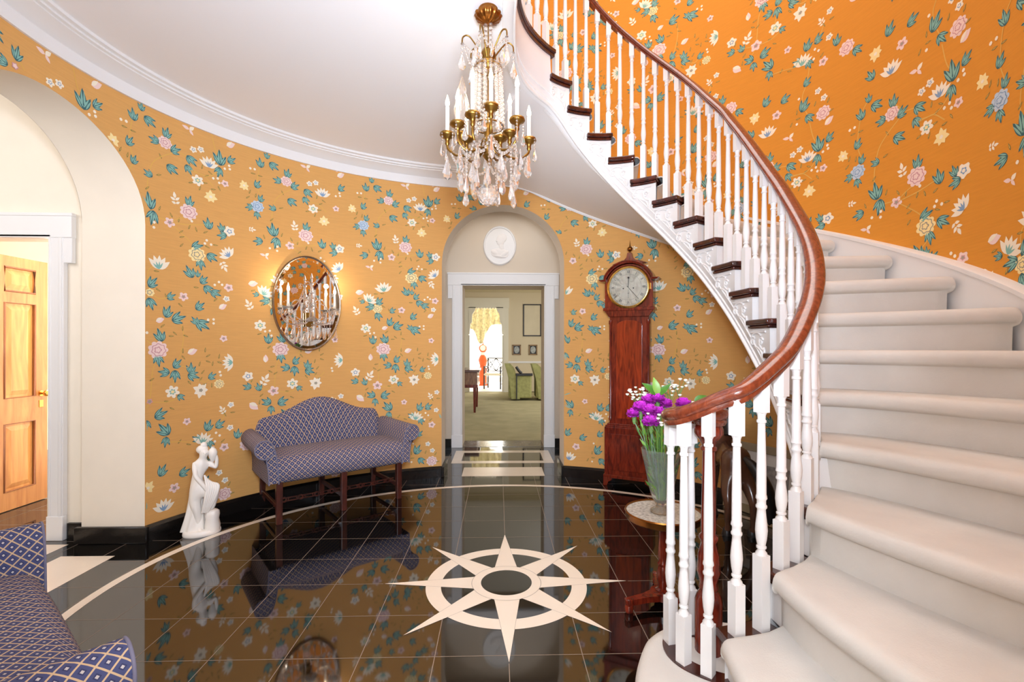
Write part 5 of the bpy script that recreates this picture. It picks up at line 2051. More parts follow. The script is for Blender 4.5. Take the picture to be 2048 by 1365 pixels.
for s in (-1, 1):
    for a0, a1 in (((0, 0.14), (s * 0.105, -0.02)), ((s * 0.105, -0.02), (s * 0.19, -0.055)), ((0, -0.13), (s * 0.19, -0.065))):
        mb = MB()
        m_ = ((a0[0] + a1[0]) / 2, (a0[1] + a1[1]) / 2 - 0.05)
        beads(mb, spline([(a0[0], -0.09, a0[1]), (m_[0], -0.1, m_[1]), (a1[0], -0.09, a1[1])], 5), 0.0055, 0.012)
        mb.build('bead_swag', M_CRYSTAL, gs, smooth=60)
    for k in range(3):
        mb = MB()
        a = 2 * pi * k / 3 + 0.5
        drop(mb, (s * 0.19 + 0.042 * cos(a), -0.09 + 0.042 * sin(a), -0.05), 0.045, 0.011)
        mb.build('crystal_drop', M_CRYSTAL, gs, smooth=0)

# ------------------------------------------------------------------ chandelier
CX, CY = -0.10, -0.14
ch = thing('chandelier', 'brass and crystal chandelier with lit candle bulbs hanging in the middle of the hall', 'chandelier', (CX, CY, 3.0))


def cb(mb, name, m, smooth=60, par=None):
    # geometry given with z in world heights
    mb.v = [(p[0], p[1], p[2] - 3.0) for p in mb.v]
    return mb.build(name, m, par or ch, smooth)


mb = MB()
mb.lathe([(0.066, 2.975), (0.069, 2.968), (0.058, 2.948), (0.030, 2.932), (0.012, 2.925), (0.0001, 2.925)], 64, flute=(14, 0.06))
mb.lathe([(0.05, 2.999), (0.05, 2.97), (0.0001, 2.97)], 24)
cb(mb, 'canopy', M_BRASSD)
mb = MB()
mb.tube([(0, 0, 2.93), (0, 0, 2.30)], 0.003, 8)
mb.lathe([(0.006, 2.80), (0.03, 2.79), (0.036, 2.77), (0.024, 2.75), (0.03, 2.735), (0.014, 2.72), (0.008, 2.70)], 20)
mb.lathe([(0.008, 2.42), (0.02, 2.41), (0.026, 2.38), (0.018, 2.35), (0.034, 2.33), (0.04, 2.31), (0.03, 2.285), (0.02, 2.26), (0.028, 2.25), (0.012, 2.23), (0.001, 2.22)], 20)
cb(mb, 'brass_stem', M_BRASS)
mb = MB()
beads(mb, [(0.012, 0, 2.925), (0.012, 0, 2.81)], 0.011, 0.02, 8, 5)
beads(mb, [(-0.012, 0.006, 2.925), (-0.012, 0.006, 2.81)], 0.011, 0.02, 8, 5)
cb(mb, 'bead_string', M_CRYSTAL)
for k in range(6):
    a = 2 * pi * k / 6 + 0.25
    d = Vector((cos(a), sin(a), 0))
    mb = MB()
    mb.tube(spline([d * 0.02 + Vector((0, 0, 2.74)), d * 0.06 + Vector((0, 0, 2.80)), d * 0.10 + Vector((0, 0, 2.845)), d * 0.13 + Vector((0, 0, 2.835)), d * 0.135 + Vector((0, 0, 2.80))], 5), 0.004, 6)
    cb(mb, 'crown_arm', M_BRASS, 80)
    mb = MB()
    beads(mb, [d * 0.135 + Vector((0, 0, 2.80)), d * 0.135 + Vector((0, 0, 2.755))], 0.007, 0.015)
    cb(mb, 'bead_string', M_CRYSTAL)
    mb = MB()
    drop(mb, d * 0.135 + Vector((0, 0, 2.75)), 0.075, 0.017, 6, a)
    cb(mb, 'crystal_drop', M_CRYSTAL, 0)
    mb = MB()
    a2 = a + 2 * pi / 12
    d2 = Vector((cos(a2), sin(a2), 0))
    drop(mb, d2 * 0.075 + Vector((0, 0, 2.79)), 0.07, 0.016, 6, a2)
    cb(mb, 'crystal_drop', M_CRYSTAL, 0)
    mb = MB()
    e = Vector((cos(a + pi / 3), sin(a + pi / 3), 0))
    beads(mb, spline([d * 0.13 + Vector((0, 0, 2.80)), (d + e) * 0.058 + Vector((0, 0, 2.74)), e * 0.13 + Vector((0, 0, 2.80))], 6), 0.0065, 0.0145)
    cb(mb, 'bead_swag', M_CRYSTAL)
# column of bead chains
for z, r in ((2.70, 0.066), (2.40, 0.078)):
    mb = MB()
    mb.tube([(r * cos(2 * pi * i / 32), r * sin(2 * pi * i / 32), z) for i in range(32)], 0.004, 6, closed=True)
    cb(mb, 'brass_ring', M_BRASS, 80)
for k in range(14):
    a = 2 * pi * k / 14
    mb = MB()
    pts = [(0.066 * cos(a), 0.066 * sin(a), 2.70), (0.070 * cos(a), 0.070 * sin(a), 2.55), (0.078 * cos(a), 0.078 * sin(a), 2.40)]
    beads(mb, pts, 0.0105, 0.0215, 8, 5)
    cb(mb, 'bead_chain', M_CRYSTAL)
# candle arms
ARMS = [(-0.212, 0.045, 2.375, 0.20), (0.215, 0.09, 2.372, 0.17), (-0.150, -0.055, 2.385, 0.155), (-0.072, -0.125, 2.398, 0.235), (0.018, -0.200, 2.400, 0.165), (0.145, -0.085, 2.395, 0.22), (0.112, 0.055, 2.392, 0.20), (0.062, 0.125, 2.395, 0.10), (-0.120, 0.150, 2.40, 0.19), (0.010, 0.215, 2.385, 0.19)]
for (x, y, z, hgt) in ARMS:
    mb = MB()
    mb.tube(spline([(x * 0.1, y * 0.1, 2.315), (x * 0.35, y * 0.35, 2.275), (x * 0.72, y * 0.72, 2.262), (x * 0.97, y * 0.97, 2.30), (x, y, z - 0.04)], 6), 0.0065, 8)
    arm = cb(mb, 'candle_arm', M_BRASS, 80)
    mb = MB()
    mb.lathe([(0.007, z - 0.055), (0.012, z - 0.045), (0.010, z - 0.035), (0.014, z - 0.02), (0.036, z - 0.008), (0.039, z), (0.036, z + 0.010), (0.026, z + 0.013), (0.013, z + 0.014), (0.013, z + 0.02)], 24, c=(x, y, 0), flute=(12, 0.03))
    cb(mb, 'drip_cup', M_BRASS, 60, arm)
    ct = z + hgt * 0.72
    mb = MB()
    mb.lathe([(0.0095, z + 0.012), (0.0095, ct), (0.004, ct + 0.003)], 12, c=(x, y, 0))
    cb(mb, 'candle', M_CANDLE, 60, arm)
    mb = MB()
    mb.lathe([(0.004, ct), (0.010, ct + 0.012), (0.0115, ct + 0.024), (0.007, ct + 0.042), (0.001, ct + 0.064)], 12, c=(x, y, 0))
    cb(mb, 'bulb', M_BULB, 80, arm)
    # drops hanging from each cup
    for q in (0, 1):
        a = atan2(y, x) + (-1.1, 1.1)[q]
        px, py = x + 0.037 * cos(a), y + 0.037 * sin(a)
        mb = MB()
        beads(mb, [(px, py, z - 0.005), (px, py, z - 0.05)], 0.0055, 0.013)
        cb(mb, 'bead_string', M_CRYSTAL, 60)
        mb = MB()
        drop(mb, (px, py, z - 0.055), 0.062, 0.0135, 6, a)
        cb(mb, 'crystal_drop', M_CRYSTAL, 0)
# bead swags between arm bends and the stem
rnd = random.Random(11)
order = sorted(ARMS, key=lambda q: atan2(q[1], q[0]))
for i, (x, y, z, hgt) in enumerate(order):
    x2, y2 = order[(i + 1) % len(order)][:2]
    mb = MB()
    beads(mb, spline([(x * 0.9, y * 0.9, 2.275), ((x + x2) * 0.44, (y + y2) * 0.44, 2.215), (x2 * 0.9, y2 * 0.9, 2.275)], 6), 0.0078, 0.0165, 7, 5)
    cb(mb, 'bead_swag', M_CRYSTAL)
    mb = MB()
    beads(mb, spline([(x * 0.85, y * 0.85, 2.28), (x * 0.5, y * 0.5, 2.245), (x * 0.2, y * 0.2, 2.33)], 6), 0.0078, 0.0165, 7, 5)
    cb(mb, 'bead_swag', M_CRYSTAL)
# tiers of pendant drops
for R_, z, n, L, r, off in ((0.205, 2.265, 8, 0.10, 0.021, 0.1), (0.15, 2.235, 8, 0.105, 0.022, 0.45), (0.135, 2.17, 6, 0.10, 0.020, 0.15), (0.085, 2.20, 6, 0.11, 0.022, 0.5)):
    for k in range(n):
        a = 2 * pi * k / n + off
        zz = z + rnd.uniform(-0.03, 0.03)
        x, y = R_ * cos(a), R_ * sin(a)
        mb = MB()
        drop(mb, (x, y, zz), L * rnd.uniform(0.9, 1.15), r, 6, a + rnd.uniform(-.5, .5))
        cb(mb, 'crystal_drop', M_CRYSTAL, 0)
for k in range(7):
    a = 2 * pi * k / 7 + 0.3
    R_ = 0.115 if k % 2 else 0.14
    zb_ = 2.085 + 0.03 * (k % 3)
    x, y = R_ * cos(a), R_ * sin(a)
    mb = MB()
    beads(mb, [(x, y, 2.24), (x, y, zb_ + 0.005)], 0.0068, 0.0155)
    cb(mb, 'bead_string', M_CRYSTAL, 60)
    mb = MB()
    drop(mb, (x, y, zb_), 0.08, 0.015, 6, a)
    cb(mb, 'crystal_drop', M_CRYSTAL, 0)
mb = MB()
mb.tube([(0, 0, 2.24), (0, 0, 2.125)], 0.003, 6)
mb.lathe([(0.004, 2.128), (0.014, 2.12), (0.012, 2.108), (0.004, 2.10)], 10)
cb(mb, 'ball_hanger', M_BRASS, 60)
mb = MB()
mb.ball((0, 0, 2.052), 0.056, 14, 9)
cb(mb, 'crystal_ball', M_CRYSTAL, 0)
mb = MB()
x, y = -0.135, 0.02
mb.lathe([(0.012, 2.38), (0.02, 2.40), (0.03, 2.44), (0.036, 2.50), (0.026, 2.55), (0.018, 2.58), (0.020, 2.60), (0.001, 2.67)], 8, c=(x, y, 0), flute=(4, 0.15))
cb(mb, 'crystal_spire', M_CRYSTAL, 0)
mb = MB()
mb.lathe([(0.006, 2.33), (0.016, 2.345), (0.022, 2.36), (0.022, 2.375), (0.012, 2.385)], 14, c=(x, y, 0))
mb.tube([(x * 0.5, y * 0.5, 2.29), (x * 0.9, y * 0.9, 2.29), (x, y, 2.335)], 0.006, 8)
cb(mb, 'spire_holder', M_BRASS, 60)
# the lamps' own light
for i, (dx, dy, dz) in enumerate(((-0.16, -0.06, -0.46), (0.16, 0.0, -0.46), (0.0, -0.2, -0.44), (0.0, 0.17, -0.46))):
    d = bpy.data.lights.new('candle_bulb_light', 'POINT')
    d.energy = 0.5
    d.color = (1.0, 0.92, 0.8)
    d.shadow_soft_size = 0.02
    o = bpy.data.objects.new('candle_bulb_light', d)
    COL.objects.link(o)
    o.location = (CX + dx, CY + dy, 3.0 + dz)
for s in (-1, 1):
    d = bpy.data.lights.new('sconce_bulb_light', 'POINT')
    d.energy = 1.6
    d.color = (1.0, 0.82, 0.6)
    d.shadow_soft_size = 0.02
    o = bpy.data.objects.new('sconce_bulb_light', d)
    COL.objects.link(o)
    tx = Vector((cos(mrz), sin(mrz), 0))
    o.location = gp + tx * (0.19 * s) + mn * 0.09 + Vector((0, 0, 0.17))
# ------------------------------------------------------------------ left passage and side room
yP = 0.66
DOX0, DOX1, DOT = -3.83, -2.992, 1.985
mb = MB()
mb.box(((-2.74 + DOX1) / 2, yP + 0.05, 1.5), (-2.74 - DOX1, 0.1, 3.0))
mb.box(((DOX0 - 5.8) / 2, yP + 0.05, 1.5), (DOX0 + 5.8, 0.1, 3.0))
mb.box(((DOX0 + DOX1) / 2, yP + 0.05, (3 + DOT) / 2), (DOX1 - DOX0, 0.1, 3 - DOT))
struct(mb.build('wall_passage', M_CREAM, smooth=0), 'cream passage wall with the open doorway seen through the left arch', 'wall')
mb = MB()
hw, sp_ = ARCH['left']
pts = [(hw * cos(pi * i / 24), sp_ + hw * sin(pi * i / 24)) for i in range(25)]
mb.add([(-2.742, y, z) for y, z in pts] + [(-2.742, y, 3.0) for y, z in pts], [(i, i + 1, 26 + i, 25 + i) for i in range(24)])
mb.box((-2.735, 0.63, 1.5), (0.016, 0.085, 3.0))
mb.box((-2.735, -1.3, 1.5), (0.016, 1.43, 3.0))
struct(mb.build('wall_passage_arch', M_CREAM, smooth=0), 'cream wall on the passage side of the left arch', 'wall')
wallbox('wall_passage_end', -5.84, -2.0, -5.8, yP, 0, 3.0, M_CREAM, 'cream end wall of the passage beyond the left arch')
wallbox('wall_passage_side', -5.8, -2.04, -2.74, -2.0, 0, 3.0, M_CREAM, 'cream near side wall of the passage beyond the left arch')
wallbox('ceiling_passage', -5.84, -2.04, -2.5, 4.6, 3.0, 3.03, M_CEIL, 'ceiling of the passage and side room', 'ceiling')
door_case('trim_3', DOX0, DOX1, DOT, 0.098, yP, -1, 'white eared door casing in the left passage')
wallbox('baseboard_passage', DOX1 + 0.11, yP - 0.02, -2.74, yP, 0, 0.107, M_BASEB, 'black baseboard right of the left door casing', 'baseboard')
wallbox('wall_side_room_far', -6.2, 3.44, -2.5, 3.48, 0, 3.0, M_CREAM, 'bright far wall of the side room behind the pine door')
wallbox('wall_side_room_left', -6.2, yP + 0.1, -6.16, 3.44, 0, 3.0, M_CREAM, 'left wall of the side room behind the pine door')
wallbox('wall_side_room_right', -2.98, yP + 0.1, -2.94, 3.44, 0, 3.0, M_CREAM, 'right wall of the side room behind the pine door')

# six panel pine door, standing open
M_PINE = wood('honey_pine', (206, 146, 88), (176, 112, 62), 0.35, 4, (4, 4, 0.5), coat=0.2)
M_PINE2 = wood('honey_pine_panel', (224, 164, 96), (196, 130, 70), 0.3, 4, (4, 4, 0.5), coat=0.2)
M_PINE3 = wood('dark_pine_moulding', (160, 96, 52), (130, 74, 40), 0.35, 4, (4, 4, 0.5), coat=0.2)
dr = thing('door_1', 'open honey pine six-panel door in the left doorway', 'door', (-3.82, 0.73, 0))
dr['kind'] = 'structure'
DW, DH, DT = 0.79, 1.965, 0.042
mb = MB()
cols_ = [(0.0, 0.105), (0.345, 0.445), (0.685, DW)]
for a, b in cols_:
    mb.box((-DT / 2, (a + b) / 2, DH / 2 + 0.006), (DT, b - a, DH))
rws = [(0.006, 0.15), (0.67, 0.87), (1.61, 1.70), (1.885, DH + 0.006)]
for a, b in rws:
    for c, d in ((0.105, 0.345), (0.445, 0.685)):
        mb.box((-DT / 2, (c + d) / 2, (a + b) / 2), (DT, d - c, b - a))
mb.build('door_frame', M_PINE, dr, smooth=0)
for z0, z1 in ((0.15, 0.67), (0.87, 1.61), (1.70, 1.885)):
    for y0, y1 in ((0.105, 0.345), (0.445, 0.685)):
        mb = MB()
        i_ = 0.055
        V = [(-0.016, y0, z0), (-0.016, y1, z0), (-0.016, y1, z1), (-0.016, y0, z1), (-0.016, y0 + .02, z0 + .02), (-0.016, y1 - .02, z0 + .02), (-0.016, y1 - .02, z1 - .02), (-0.016, y0 + .02, z1 - .02), (-0.004, y0 + i_, z0 + i_), (-0.004, y1 - i_, z0 + i_), (-0.004, y1 - i_, z1 - i_), (-0.004, y0 + i_, z1 - i_)]
        mb.add(V, [(0, 1, 5, 4), (1, 2, 6, 5), (2, 3, 7, 6), (3, 0, 4, 7), (4, 5, 9, 8), (5, 6, 10, 9), (6, 7, 11, 10), (7, 4, 8, 11), (8, 9, 10, 11)])
        mb.box((-DT + 0.008, (y0 + y1) / 2, (z0 + z1) / 2), (0.01, y1 - y0, z1 - z0))
        pn_ = mb.build('panel', M_PINE2, dr, smooth=0)
        mb = MB()
        fr_ = [(-0.004, y0, z0), (-0.004, y1, z0), (-0.004, y1, z1), (-0.004, y0, z1)]
        mb.tube(fr_, 0.010, 8, closed=True)
        mb.build('panel_moulding', M_PINE3, pn_, smooth=60)
mb = MB()
mb.lathe([(0.024, 0.0), (0.024, 0.006), (0.009, 0.010), (0.009, 0.03), (0.022, 0.036), (0.026, 0.048), (0.020, 0.062), (0.0001, 0.066)], 16, c=(0, DW - 0.055, 0.885), M=Matrix.Rotation(pi / 2, 4, 'Y'))
mb.build('door_knob', M_GOLD, dr, smooth=60)
mb = MB()
mb.box((0.002, DW - 0.055, 0.80), (0.006, 0.035, 0.06))
mb.build('keyhole_plate', M_GOLD, dr, smooth=0, bevel=0.003)

# ------------------------------------------------------------------ entrance vestibule behind the camera
mb = MB()
for a, b in ((-2.4, -0.62), (0.62, 2.4)):
    mb.box(((a + b) / 2, -2.41, 1.5), (b - a, 0.02, 3.0))
hw, sp_ = ARCH['front']
pts = [(hw * cos(pi * i / 24), sp_ + hw * sin(pi * i / 24)) for i in range(25)]
mb.add([(x, -2.405, z) for x, z in pts] + [(x, -2.405, 3.0) for x, z in pts], [(i, i + 1, 26 + i, 25 + i) for i in range(24)])
struct(mb.build('wall_entrance_arch', M_CREAM, smooth=0), 'cream wall on the entrance side of the front arch', 'wall')
wallbox('wall_entrance_left', -1.64, -4.2, -1.6, -2.4, 0, 3.0, M_CREAM, 'cream left wall of the entrance')
wallbox('wall_entrance_right', 1.6, -4.2, 1.64, -2.4, 0, 3.0, M_CREAM, 'cream right wall of the entrance')
wallbox('wall_entrance_front', -1.64, -4.24, 1.64, -4.2, 0, 3.0, M_CREAM, 'cream front wall of the entrance')
wallbox('ceiling_entrance', -1.64, -4.24, 1.64, -2.4, 3.0, 3.03, M_CEIL, 'ceiling of the entrance', 'ceiling')

# ------------------------------------------------------------------ sitting room beyond the far doorway
M_CARP2 = mat('sage_carpet', (182, 172, 134), 0.95, spec=0.1, noise=0.14, nscale=3, bump=0.2, bscale=200)
M_WALLS = mat('sitting_room_wall', (222, 206, 174), 0.8)
wallbox('floor_sitting_room', -3.6, 3.88, 3.6, 10.75, -0.04, 0.006, M_CARP2, 'sage beige carpet of the sitting room beyond', 'floor')
wallbox('ceiling_sitting_room', -3.6, 3.88, 3.6, 10.9, 3.0, 3.04, M_CEIL, 'ceiling of the sitting room beyond', 'ceiling')
wallbox('wall_sitting_room_left', -3.64, 3.88, -3.6, 10.75, 0, 3.0, M_WALLS, 'left wall of the sitting room beyond')
wallbox('wall_sitting_room_right', 3.6, 3.88, 3.64, 10.75, 0, 3.0, M_WALLS, 'right wall of the sitting room beyond')
OX0, OX1, OT = -0.875, 0.085, 2.36
mb = MB()
yW = 10.75
mb.box(((-3.6 + OX0) / 2, yW + 0.08, 1.5), (OX0 + 3.6, 0.16, 3.0))
mb.box(((3.6 + OX1) / 2, yW + 0.08, 1.5), (3.6 - OX1, 0.16, 3.0))
mb.box(((OX0 + OX1) / 2, yW + 0.08, (3 + OT) / 2), (OX1 - OX0, 0.16, 3 - OT))
struct(mb.build('wall_sitting_room_back', M_WALLS, smooth=0), 'pale back wall of the sitting room with an opening to the sunroom', 'wall')
# shouldered white casing of the sunroom opening
mb = MB()
mb.box((OX0 - 0.085, yW - 0.02, 1.3), (0.17, 0.04, 2.6))
mb.box((OX1 + 0.075, yW - 0.02, 1.3), (0.15, 0.04, 2.6))
mb.box(((OX0 + OX1) / 2, yW - 0.025, 2.5), (OX1 - OX0 + 0.34, 0.05, 0.28))
for s, x in ((1, OX0), (-1, OX1)):
    mb.prism([(0, 0), (s * 0.03, 0), (s * 0.05, 0.3), (s * 0.09, 0.33), (s * 0.10, 0.55), (s * 0.17, 0.66), (s * 0.20, 0.76), (0, 0.76)], 0.05, Matrix.Translation((x, yW, 1.62)) @ Matrix.Rotation(pi / 2, 4, 'X'))
    mb.box((x + s * 0.012, yW - 0.01, 0.8), (0.035, 0.06, 1.6))
for i in range(9):
    x = OX0 + 0.16 + (OX1 - OX0 - 0.32) * i / 8
    mb.prism([(-0.04, 0.05), (0.04, 0.05), (0, -0.02)], 0.04, Matrix.Translation((x, yW, OT - 0.02)) @ Matrix.Rotation(pi / 2, 4, 'X'))
struct(mb.build('trim_4', mat('warm_white_casing', (236, 228, 206), 0.5), smooth=0), 'shouldered white casing of the sunroom opening', 'trim')
mb = MB()
mb.sweep([(-3.6, yW, 0), (3.6, yW, 0)], [(0, 2.80), (0.02, 2.80), (0.03, 2.86), (0.06, 2.88), (0.06, 2.93), (0.10, 2.96), (0.12, 3.0), (0, 3.0)])
struct(mb.build('trim_5', mat('tan_cornice', (206, 190, 152), 0.6), smooth=30), 'moulded cornice of the sitting room', 'trim')
wallbox('trim_6', OX1 + 0.15, yW - 0.02, 3.6, yW, 0.82, 0.87, M_TRIMW, 'white chair rail of the sitting room', 'trim')
wallbox('floor_sunroom', -3.0, yW, 3.0, 14.6, -0.04, 0.02, mat('pale_stone', (226, 220, 208), 0.5), 'pale floor of the sunroom', 'floor')
wallbox('ceiling_sunroom', -3.0, yW + 0.16, 3.0, 14.6, 3.0, 3.04, M_CEIL, 'ceiling of the sunroom', 'ceiling')
wallbox('wall_sunroom_left', -3.04, yW + 0.16, -3.0, 14.6, 0, 3.0, M_TRIMW, 'white left wall of the sunroom')
wallbox('wall_sunroom_right', 3.0, yW + 0.16, 3.04, 14.6, 0, 3.0, M_TRIMW, 'white right wall of the sunroom')
M_SKYW = mat('daylit_window', (255, 255, 250), 0.5, emit=(255, 253, 246), estr=2.6)
wm = MB()
wm.box((-0.4, 14.62, 1.4), (5.2, 0.02, 2.5))
wo = thing('window_1', 'bright daylit window wall at the end of the sunroom', 'window', (0, 14.6, 0))
wo['kind'] = 'structure'
wm.v = [(p[0], p[1] - 14.6, p[2]) for p in wm.v]
wm.build('pane', M_SKYW, wo, smooth=0)
mb = MB()
for x in (-2.9, -2.0, -1.2, 0.45, 1.3, 2.2):
    mb.box((x, -0.02, 1.5), (0.06, 0.05, 3.0))
mb.box((-0.4, -0.02, 2.75), (5.2, 0.05, 0.4))
mb.box((-0.4, -0.02, 0.09), (5.2, 0.05, 0.18))
mb.build('window_frame', M_TRIMW, wo, smooth=0)

# floral swag curtain
M_CURT = mat('yellow_floral_curtain', (240, 226, 184), 0.9, noise=0.4, nscale=14)
cu = MB()
rows = []
nx = 48
for i in range(nx + 1):
    u = i / nx
    x = -1.05 + 1.25 * u
    zt_ = 2.56
    zb_ = 1.98 - 0.62 * exp(-((u - 0.36) / 0.16) ** 2) - 0.10 * exp(-((u - 0.1) / 0.06) ** 2)
    y = 12.4 + 0.05 * sin(u * 40)
    rows.append([(x, y + 0.02 * sin(3 * k + u * 20) * k / 8, zt_ + (zb_ - zt_) * k / 8) for k in range(9)])
cu.grid(rows)
cuo = cu.build('curtain', M_CURT, smooth=80)
so_ = cuo.modifiers.new('solid', 'SOLIDIFY')
so_.thickness = 0.012
tag(cuo, 'yellow floral swag curtain hanging in the sunroom window', 'curtain')
cr = MB()
cr.tube([(-1.15, 12.4, 2.575), (0.3, 12.4, 2.575)], 0.015, 8)
cr.box((-1.15, 12.4, 2.79), (0.02, 0.02, 0.42))
cr.box((0.3, 12.4, 2.79), (0.02, 0.02, 0.42))
tag(cr.build('curtain_rod', M_BRASS), 'brass rod carrying the yellow floral curtain', 'curtain rod')

# orange lacquered waisted cabinet clock in the sunroom
oc = thing('lacquer_clock', 'orange lacquered waisted clock standing in the sunroom', 'clock', (-0.545, 12.9, 0.02))
M_LACQ = mat('orange_lacquer', (214, 92, 36), 0.3)
mb = MB()
mb.lathe([(0.17, 0), (0.17, 0.06), (0.13, 0.08), (0.13, 0.5), (0.15, 0.56), (0.10, 0.62), (0.13, 0.74), (0.155, 0.82), (0.12, 0.93), (0.075, 0.99)], 20)
mb.build('waisted_body', M_LACQ, oc, smooth=50)
mb = MB()
mb.lathe([(0.076, 0.985), (0.082, 1.0), (0.082, 1.06), (0.076, 1.08)], 20)
mb.build('white_collar', M_TRIMW, oc, smooth=50)
mb = MB()
mb.lathe([(0.08, 1.08), (0.135, 1.16), (0.14, 1.25), (0.10, 1.30), (0.02, 1.34), (0.012, 1.42), (0.001, 1.46)], 20)
mb.build('hood', M_LACQ, oc, smooth=50)
mb = MB()
mb.lathe([(0.09, 0.145), (0.0001, 0.147)], 20, c=(0, 0, 1.21), M=RX)
mb.build('dial', M_DIAL, oc, smooth=40)

# black fretwork armchairs in the sunroom
M_EBON = mat('ebonised_wood', (40, 36, 34), 0.4)
fc = thing('fretwork_chair', 'black fretwork armchair standing in the sunroom right of the orange clock', 'chair', (-0.17, 11.75, 0.02), -0.25, 'fretwork chairs')
for x in (-0.25, 0.25):
    for y, hgt in ((-0.22, 0.66), (0.22, 0.92)):
        mb = MB()
        mb.box((x, y, hgt / 2), (0.035, 0.035, hgt))
        mb.build('leg', M_EBON, fc, smooth=0)
mb = MB()
mb.box((0, 0, 0.43), (0.54, 0.48, 0.07))
mb.build('seat', mat('pale_seat', (230, 226, 212), 0.8), fc, smooth=0, bevel=0.02)
mb = MB()
mb.box((0, 0.22, 0.905), (0.54, 0.03, 0.03))
mb.box((0, 0.22, 0.52), (0.5, 0.025, 0.025))
for x0, z0, x1, z1 in ((-.25, .52, 0, .9), (0, .9, .25, .52), (-.25, .9, 0, .52), (0, .52, .25, .9), (-.25, .71, 0, .9), (0, .9, .25, .71), (-.25, .71, 0, .52), (0, .52, .25, .71)):
    mb.tube([(x0, 0.22, z0), (x1, 0.22, z1)], 0.011, 5)
mb.build('fretwork_back', M_EBON, fc, smooth=0)
for x in (-0.25, 0.25):
    mb = MB()
    mb.box((x, 0, 0.66), (0.035, 0.46, 0.03))
    for z0, z1 in ((0.47, 0.66), (0.66, 0.47)):
        mb.tube([(x, -0.2, z0), (x, 0.2, z1)], 0.010, 5)
    mb.box((x, 0, 0.15), (0.025, 0.42, 0.025))
    mb.build('arm', M_EBON, fc, smooth=0)

# desk with slatted sides at the left of the view
M_DESK = wood('walnut_desk', (120, 72, 44), (80, 44, 28), 0.35, 6, (1, 1, 6))
dk = thing('desk', 'walnut desk with square legs at the left of the sitting room', 'desk', (-0.92, 7.05, 0.006))
mb = MB()
mb.box((0, 0, 0.80), (1.02, 1.05, 0.05))
mb.build('top', M_DESK, dk, smooth=0, bevel=0.006)
mb = MB()
mb.box((0, 0, 0.66), (0.94, 0.96, 0.24))
for i in range(10):
    mb.box((-0.42 + i * 0.093, -0.484, 0.66), (0.07, 0.012, 0.2))
mb.build('body', wood('striped_desk_front', (176, 128, 84), (110, 66, 40), 0.4, 8, (8, 1, 1)), dk, smooth=0)
mb = MB()
mb.box((0, 0, 0.51), (0.96, 0.98, 0.06))
mb.build('apron', M_MAHOG, dk, smooth=0)
for x in (-0.42, 0.0, 0.42):
    for y in (-0.44, 0.44):
        mb = MB()
        mb.add([(x + i * (0.03 if k else 0.02), y + j * (0.03 if k else 0.02), 0.48 * k) for k in (0, 1) for i, j in ((-1, -1), (1, -1), (1, 1), (-1, 1))], [(3, 2, 1, 0), (4, 5, 6, 7), (0, 1, 5, 4), (1, 2, 6, 5), (2, 3, 7, 6), (3, 0, 4, 7)])
        mb.build('leg', M_MAHOG, dk, smooth=0)

# green chairs seen from behind
M_GREEN = mat('green_damask', (170, 168, 108), 0.85, noise=0.22, nscale=14)


def green_chair(x, y, label):
    t = thing('wing_chair', label, 'armchair', (x, y, 0.006), 0.0, 'green damask chairs')
    mb = MB()
    mb.box((0.27, 0.02, 0.33), (0.54, 0.62, 0.54))
    mb.build('body', M_GREEN, t, smooth=0, bevel=0.03)
    mb = MB()
    rows = []
    for i in range(13):
        u = i / 12
        z = 0.04 + 0.82 * u
        xo = -0.10 * u + 0.06 * (1 - u) + 0.03 * sin(pi * u)
        wdt_ = 0.20 if u < 0.9 else 0.20 - 0.6 * (u - 0.9)
        rows.append([(xo, -0.31, z), (xo + wdt_, -0.31, z), (xo + wdt_, 0.33, z), (xo, 0.33, z)])
    mb.grid(rows, cj=True)
    mb.poly(rows[-1])
    mb.build('back', M_GREEN, t, smooth=50)
    mb = MB()
    mb.box((0.36, -0.30, 0.615), (0.40, 0.07, 0.06))
    mb.tube(spline([(0.17, -0.315, 0.80), (0.24, -0.315, 0.70), (0.30, -0.315, 0.645)], 4), 0.035, 8)
    mb.build('arm', M_EBON, t, smooth=40, bevel=0.01)
    mb = MB()
    mb.box((0.185, -0.315, 0.33), (0.025, 0.03, 0.6))
    mb.build('arm_post', M_EBON, t, smooth=0)
    return t


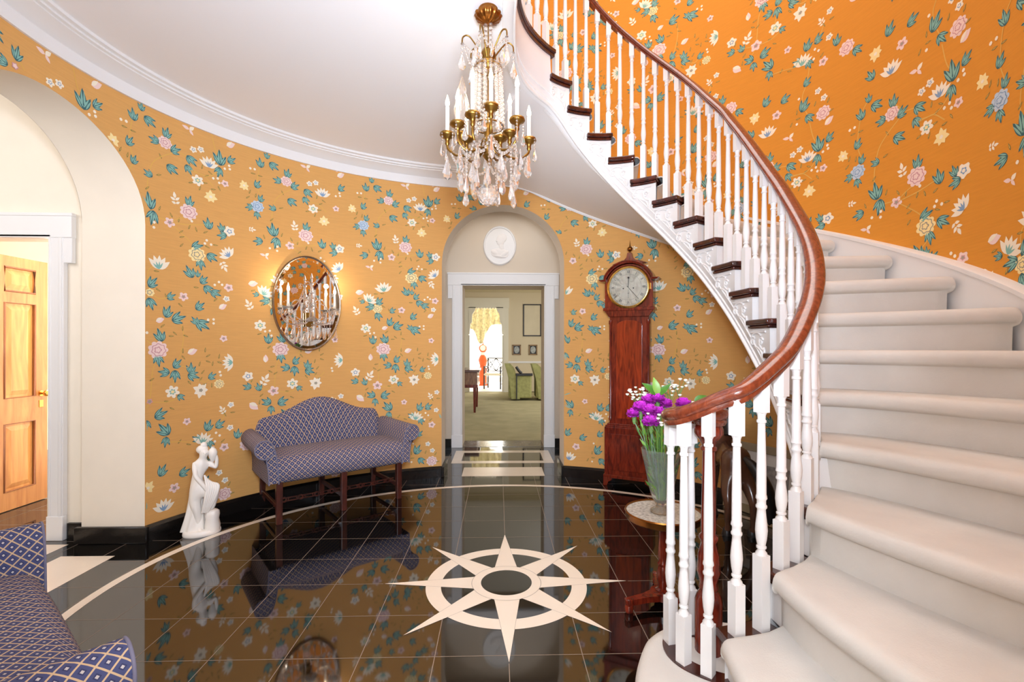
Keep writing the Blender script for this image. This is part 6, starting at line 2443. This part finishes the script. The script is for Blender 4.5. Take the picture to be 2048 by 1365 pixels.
green_chair(0.20, 8.9, 'left green damask wing chair in the sitting room')
green_chair(0.84, 8.9, 'right green damask wing chair at the edge of the doorway view')

# pictures on the sitting room wall
def small_picture(x, label):
    t = thing('oval_portrait', label, 'picture', (x, yW, 1.19), 0, 'small framed ovals')
    mb = MB()
    for c, s in (((0, -0.012, 0.13), (0.24, 0.024, 0.03)), ((0, -0.012, -0.13), (0.24, 0.024, 0.03)), ((-0.105, -0.012, 0), (0.03, 0.024, 0.26)), ((0.105, -0.012, 0), (0.03, 0.024, 0.26))):
        mb.box(c, s)
    mb.build('frame', mat('gilt_frame_small', (150, 116, 70), 0.4), t, smooth=0)
    mb = MB()
    mb.box((0, -0.006, 0), (0.19, 0.008, 0.24))
    mb.build('mount', M_EBON, t, smooth=0)
    mb = MB()
    mb.lathe([(0.085, 0.012), (0.0001, 0.016)], 24, M=RX @ Matrix.Diagonal((0.85, 1.15, 1, 1)))
    mb.build('oval_print', mat('oval_grey_print', (180, 184, 180), 0.6, noise=0.4, nscale=20), t, smooth=60)


small_picture(0.465, 'left small framed oval portrait on the sitting room wall')
small_picture(0.925, 'right small framed oval portrait on the sitting room wall')


def big_frame(x0, x1, label):
    t = thing('tall_frame', label, 'picture', ((x0 + x1) / 2, yW, 2.02), 0, 'tall thin frames')
    hw_ = (x1 - x0) / 2
    mb = MB()
    for c, s in (((0, -0.012, 0.435), (2 * hw_, 0.024, 0.03)), ((0, -0.012, -0.435), (2 * hw_, 0.024, 0.03)), ((-hw_, -0.012, 0), (0.03, 0.024, 0.9)), ((hw_, -0.012, 0), (0.03, 0.024, 0.9))):
        mb.box(c, s)
    mb.build('frame', M_EBON, t, smooth=0)
    mb = MB()
    mb.box((0, -0.005, 0), (2 * hw_ - 0.03, 0.008, 0.84))
    mb.build('picture', mat('faded_print', (222, 208, 178), 0.7, noise=0.06, nscale=3), t, smooth=0)


big_frame(0.66, 1.14, 'tall dark thin frame above the small oval portraits')
big_frame(1.20, 1.68, 'tall dark thin frame at the right edge of the doorway view')
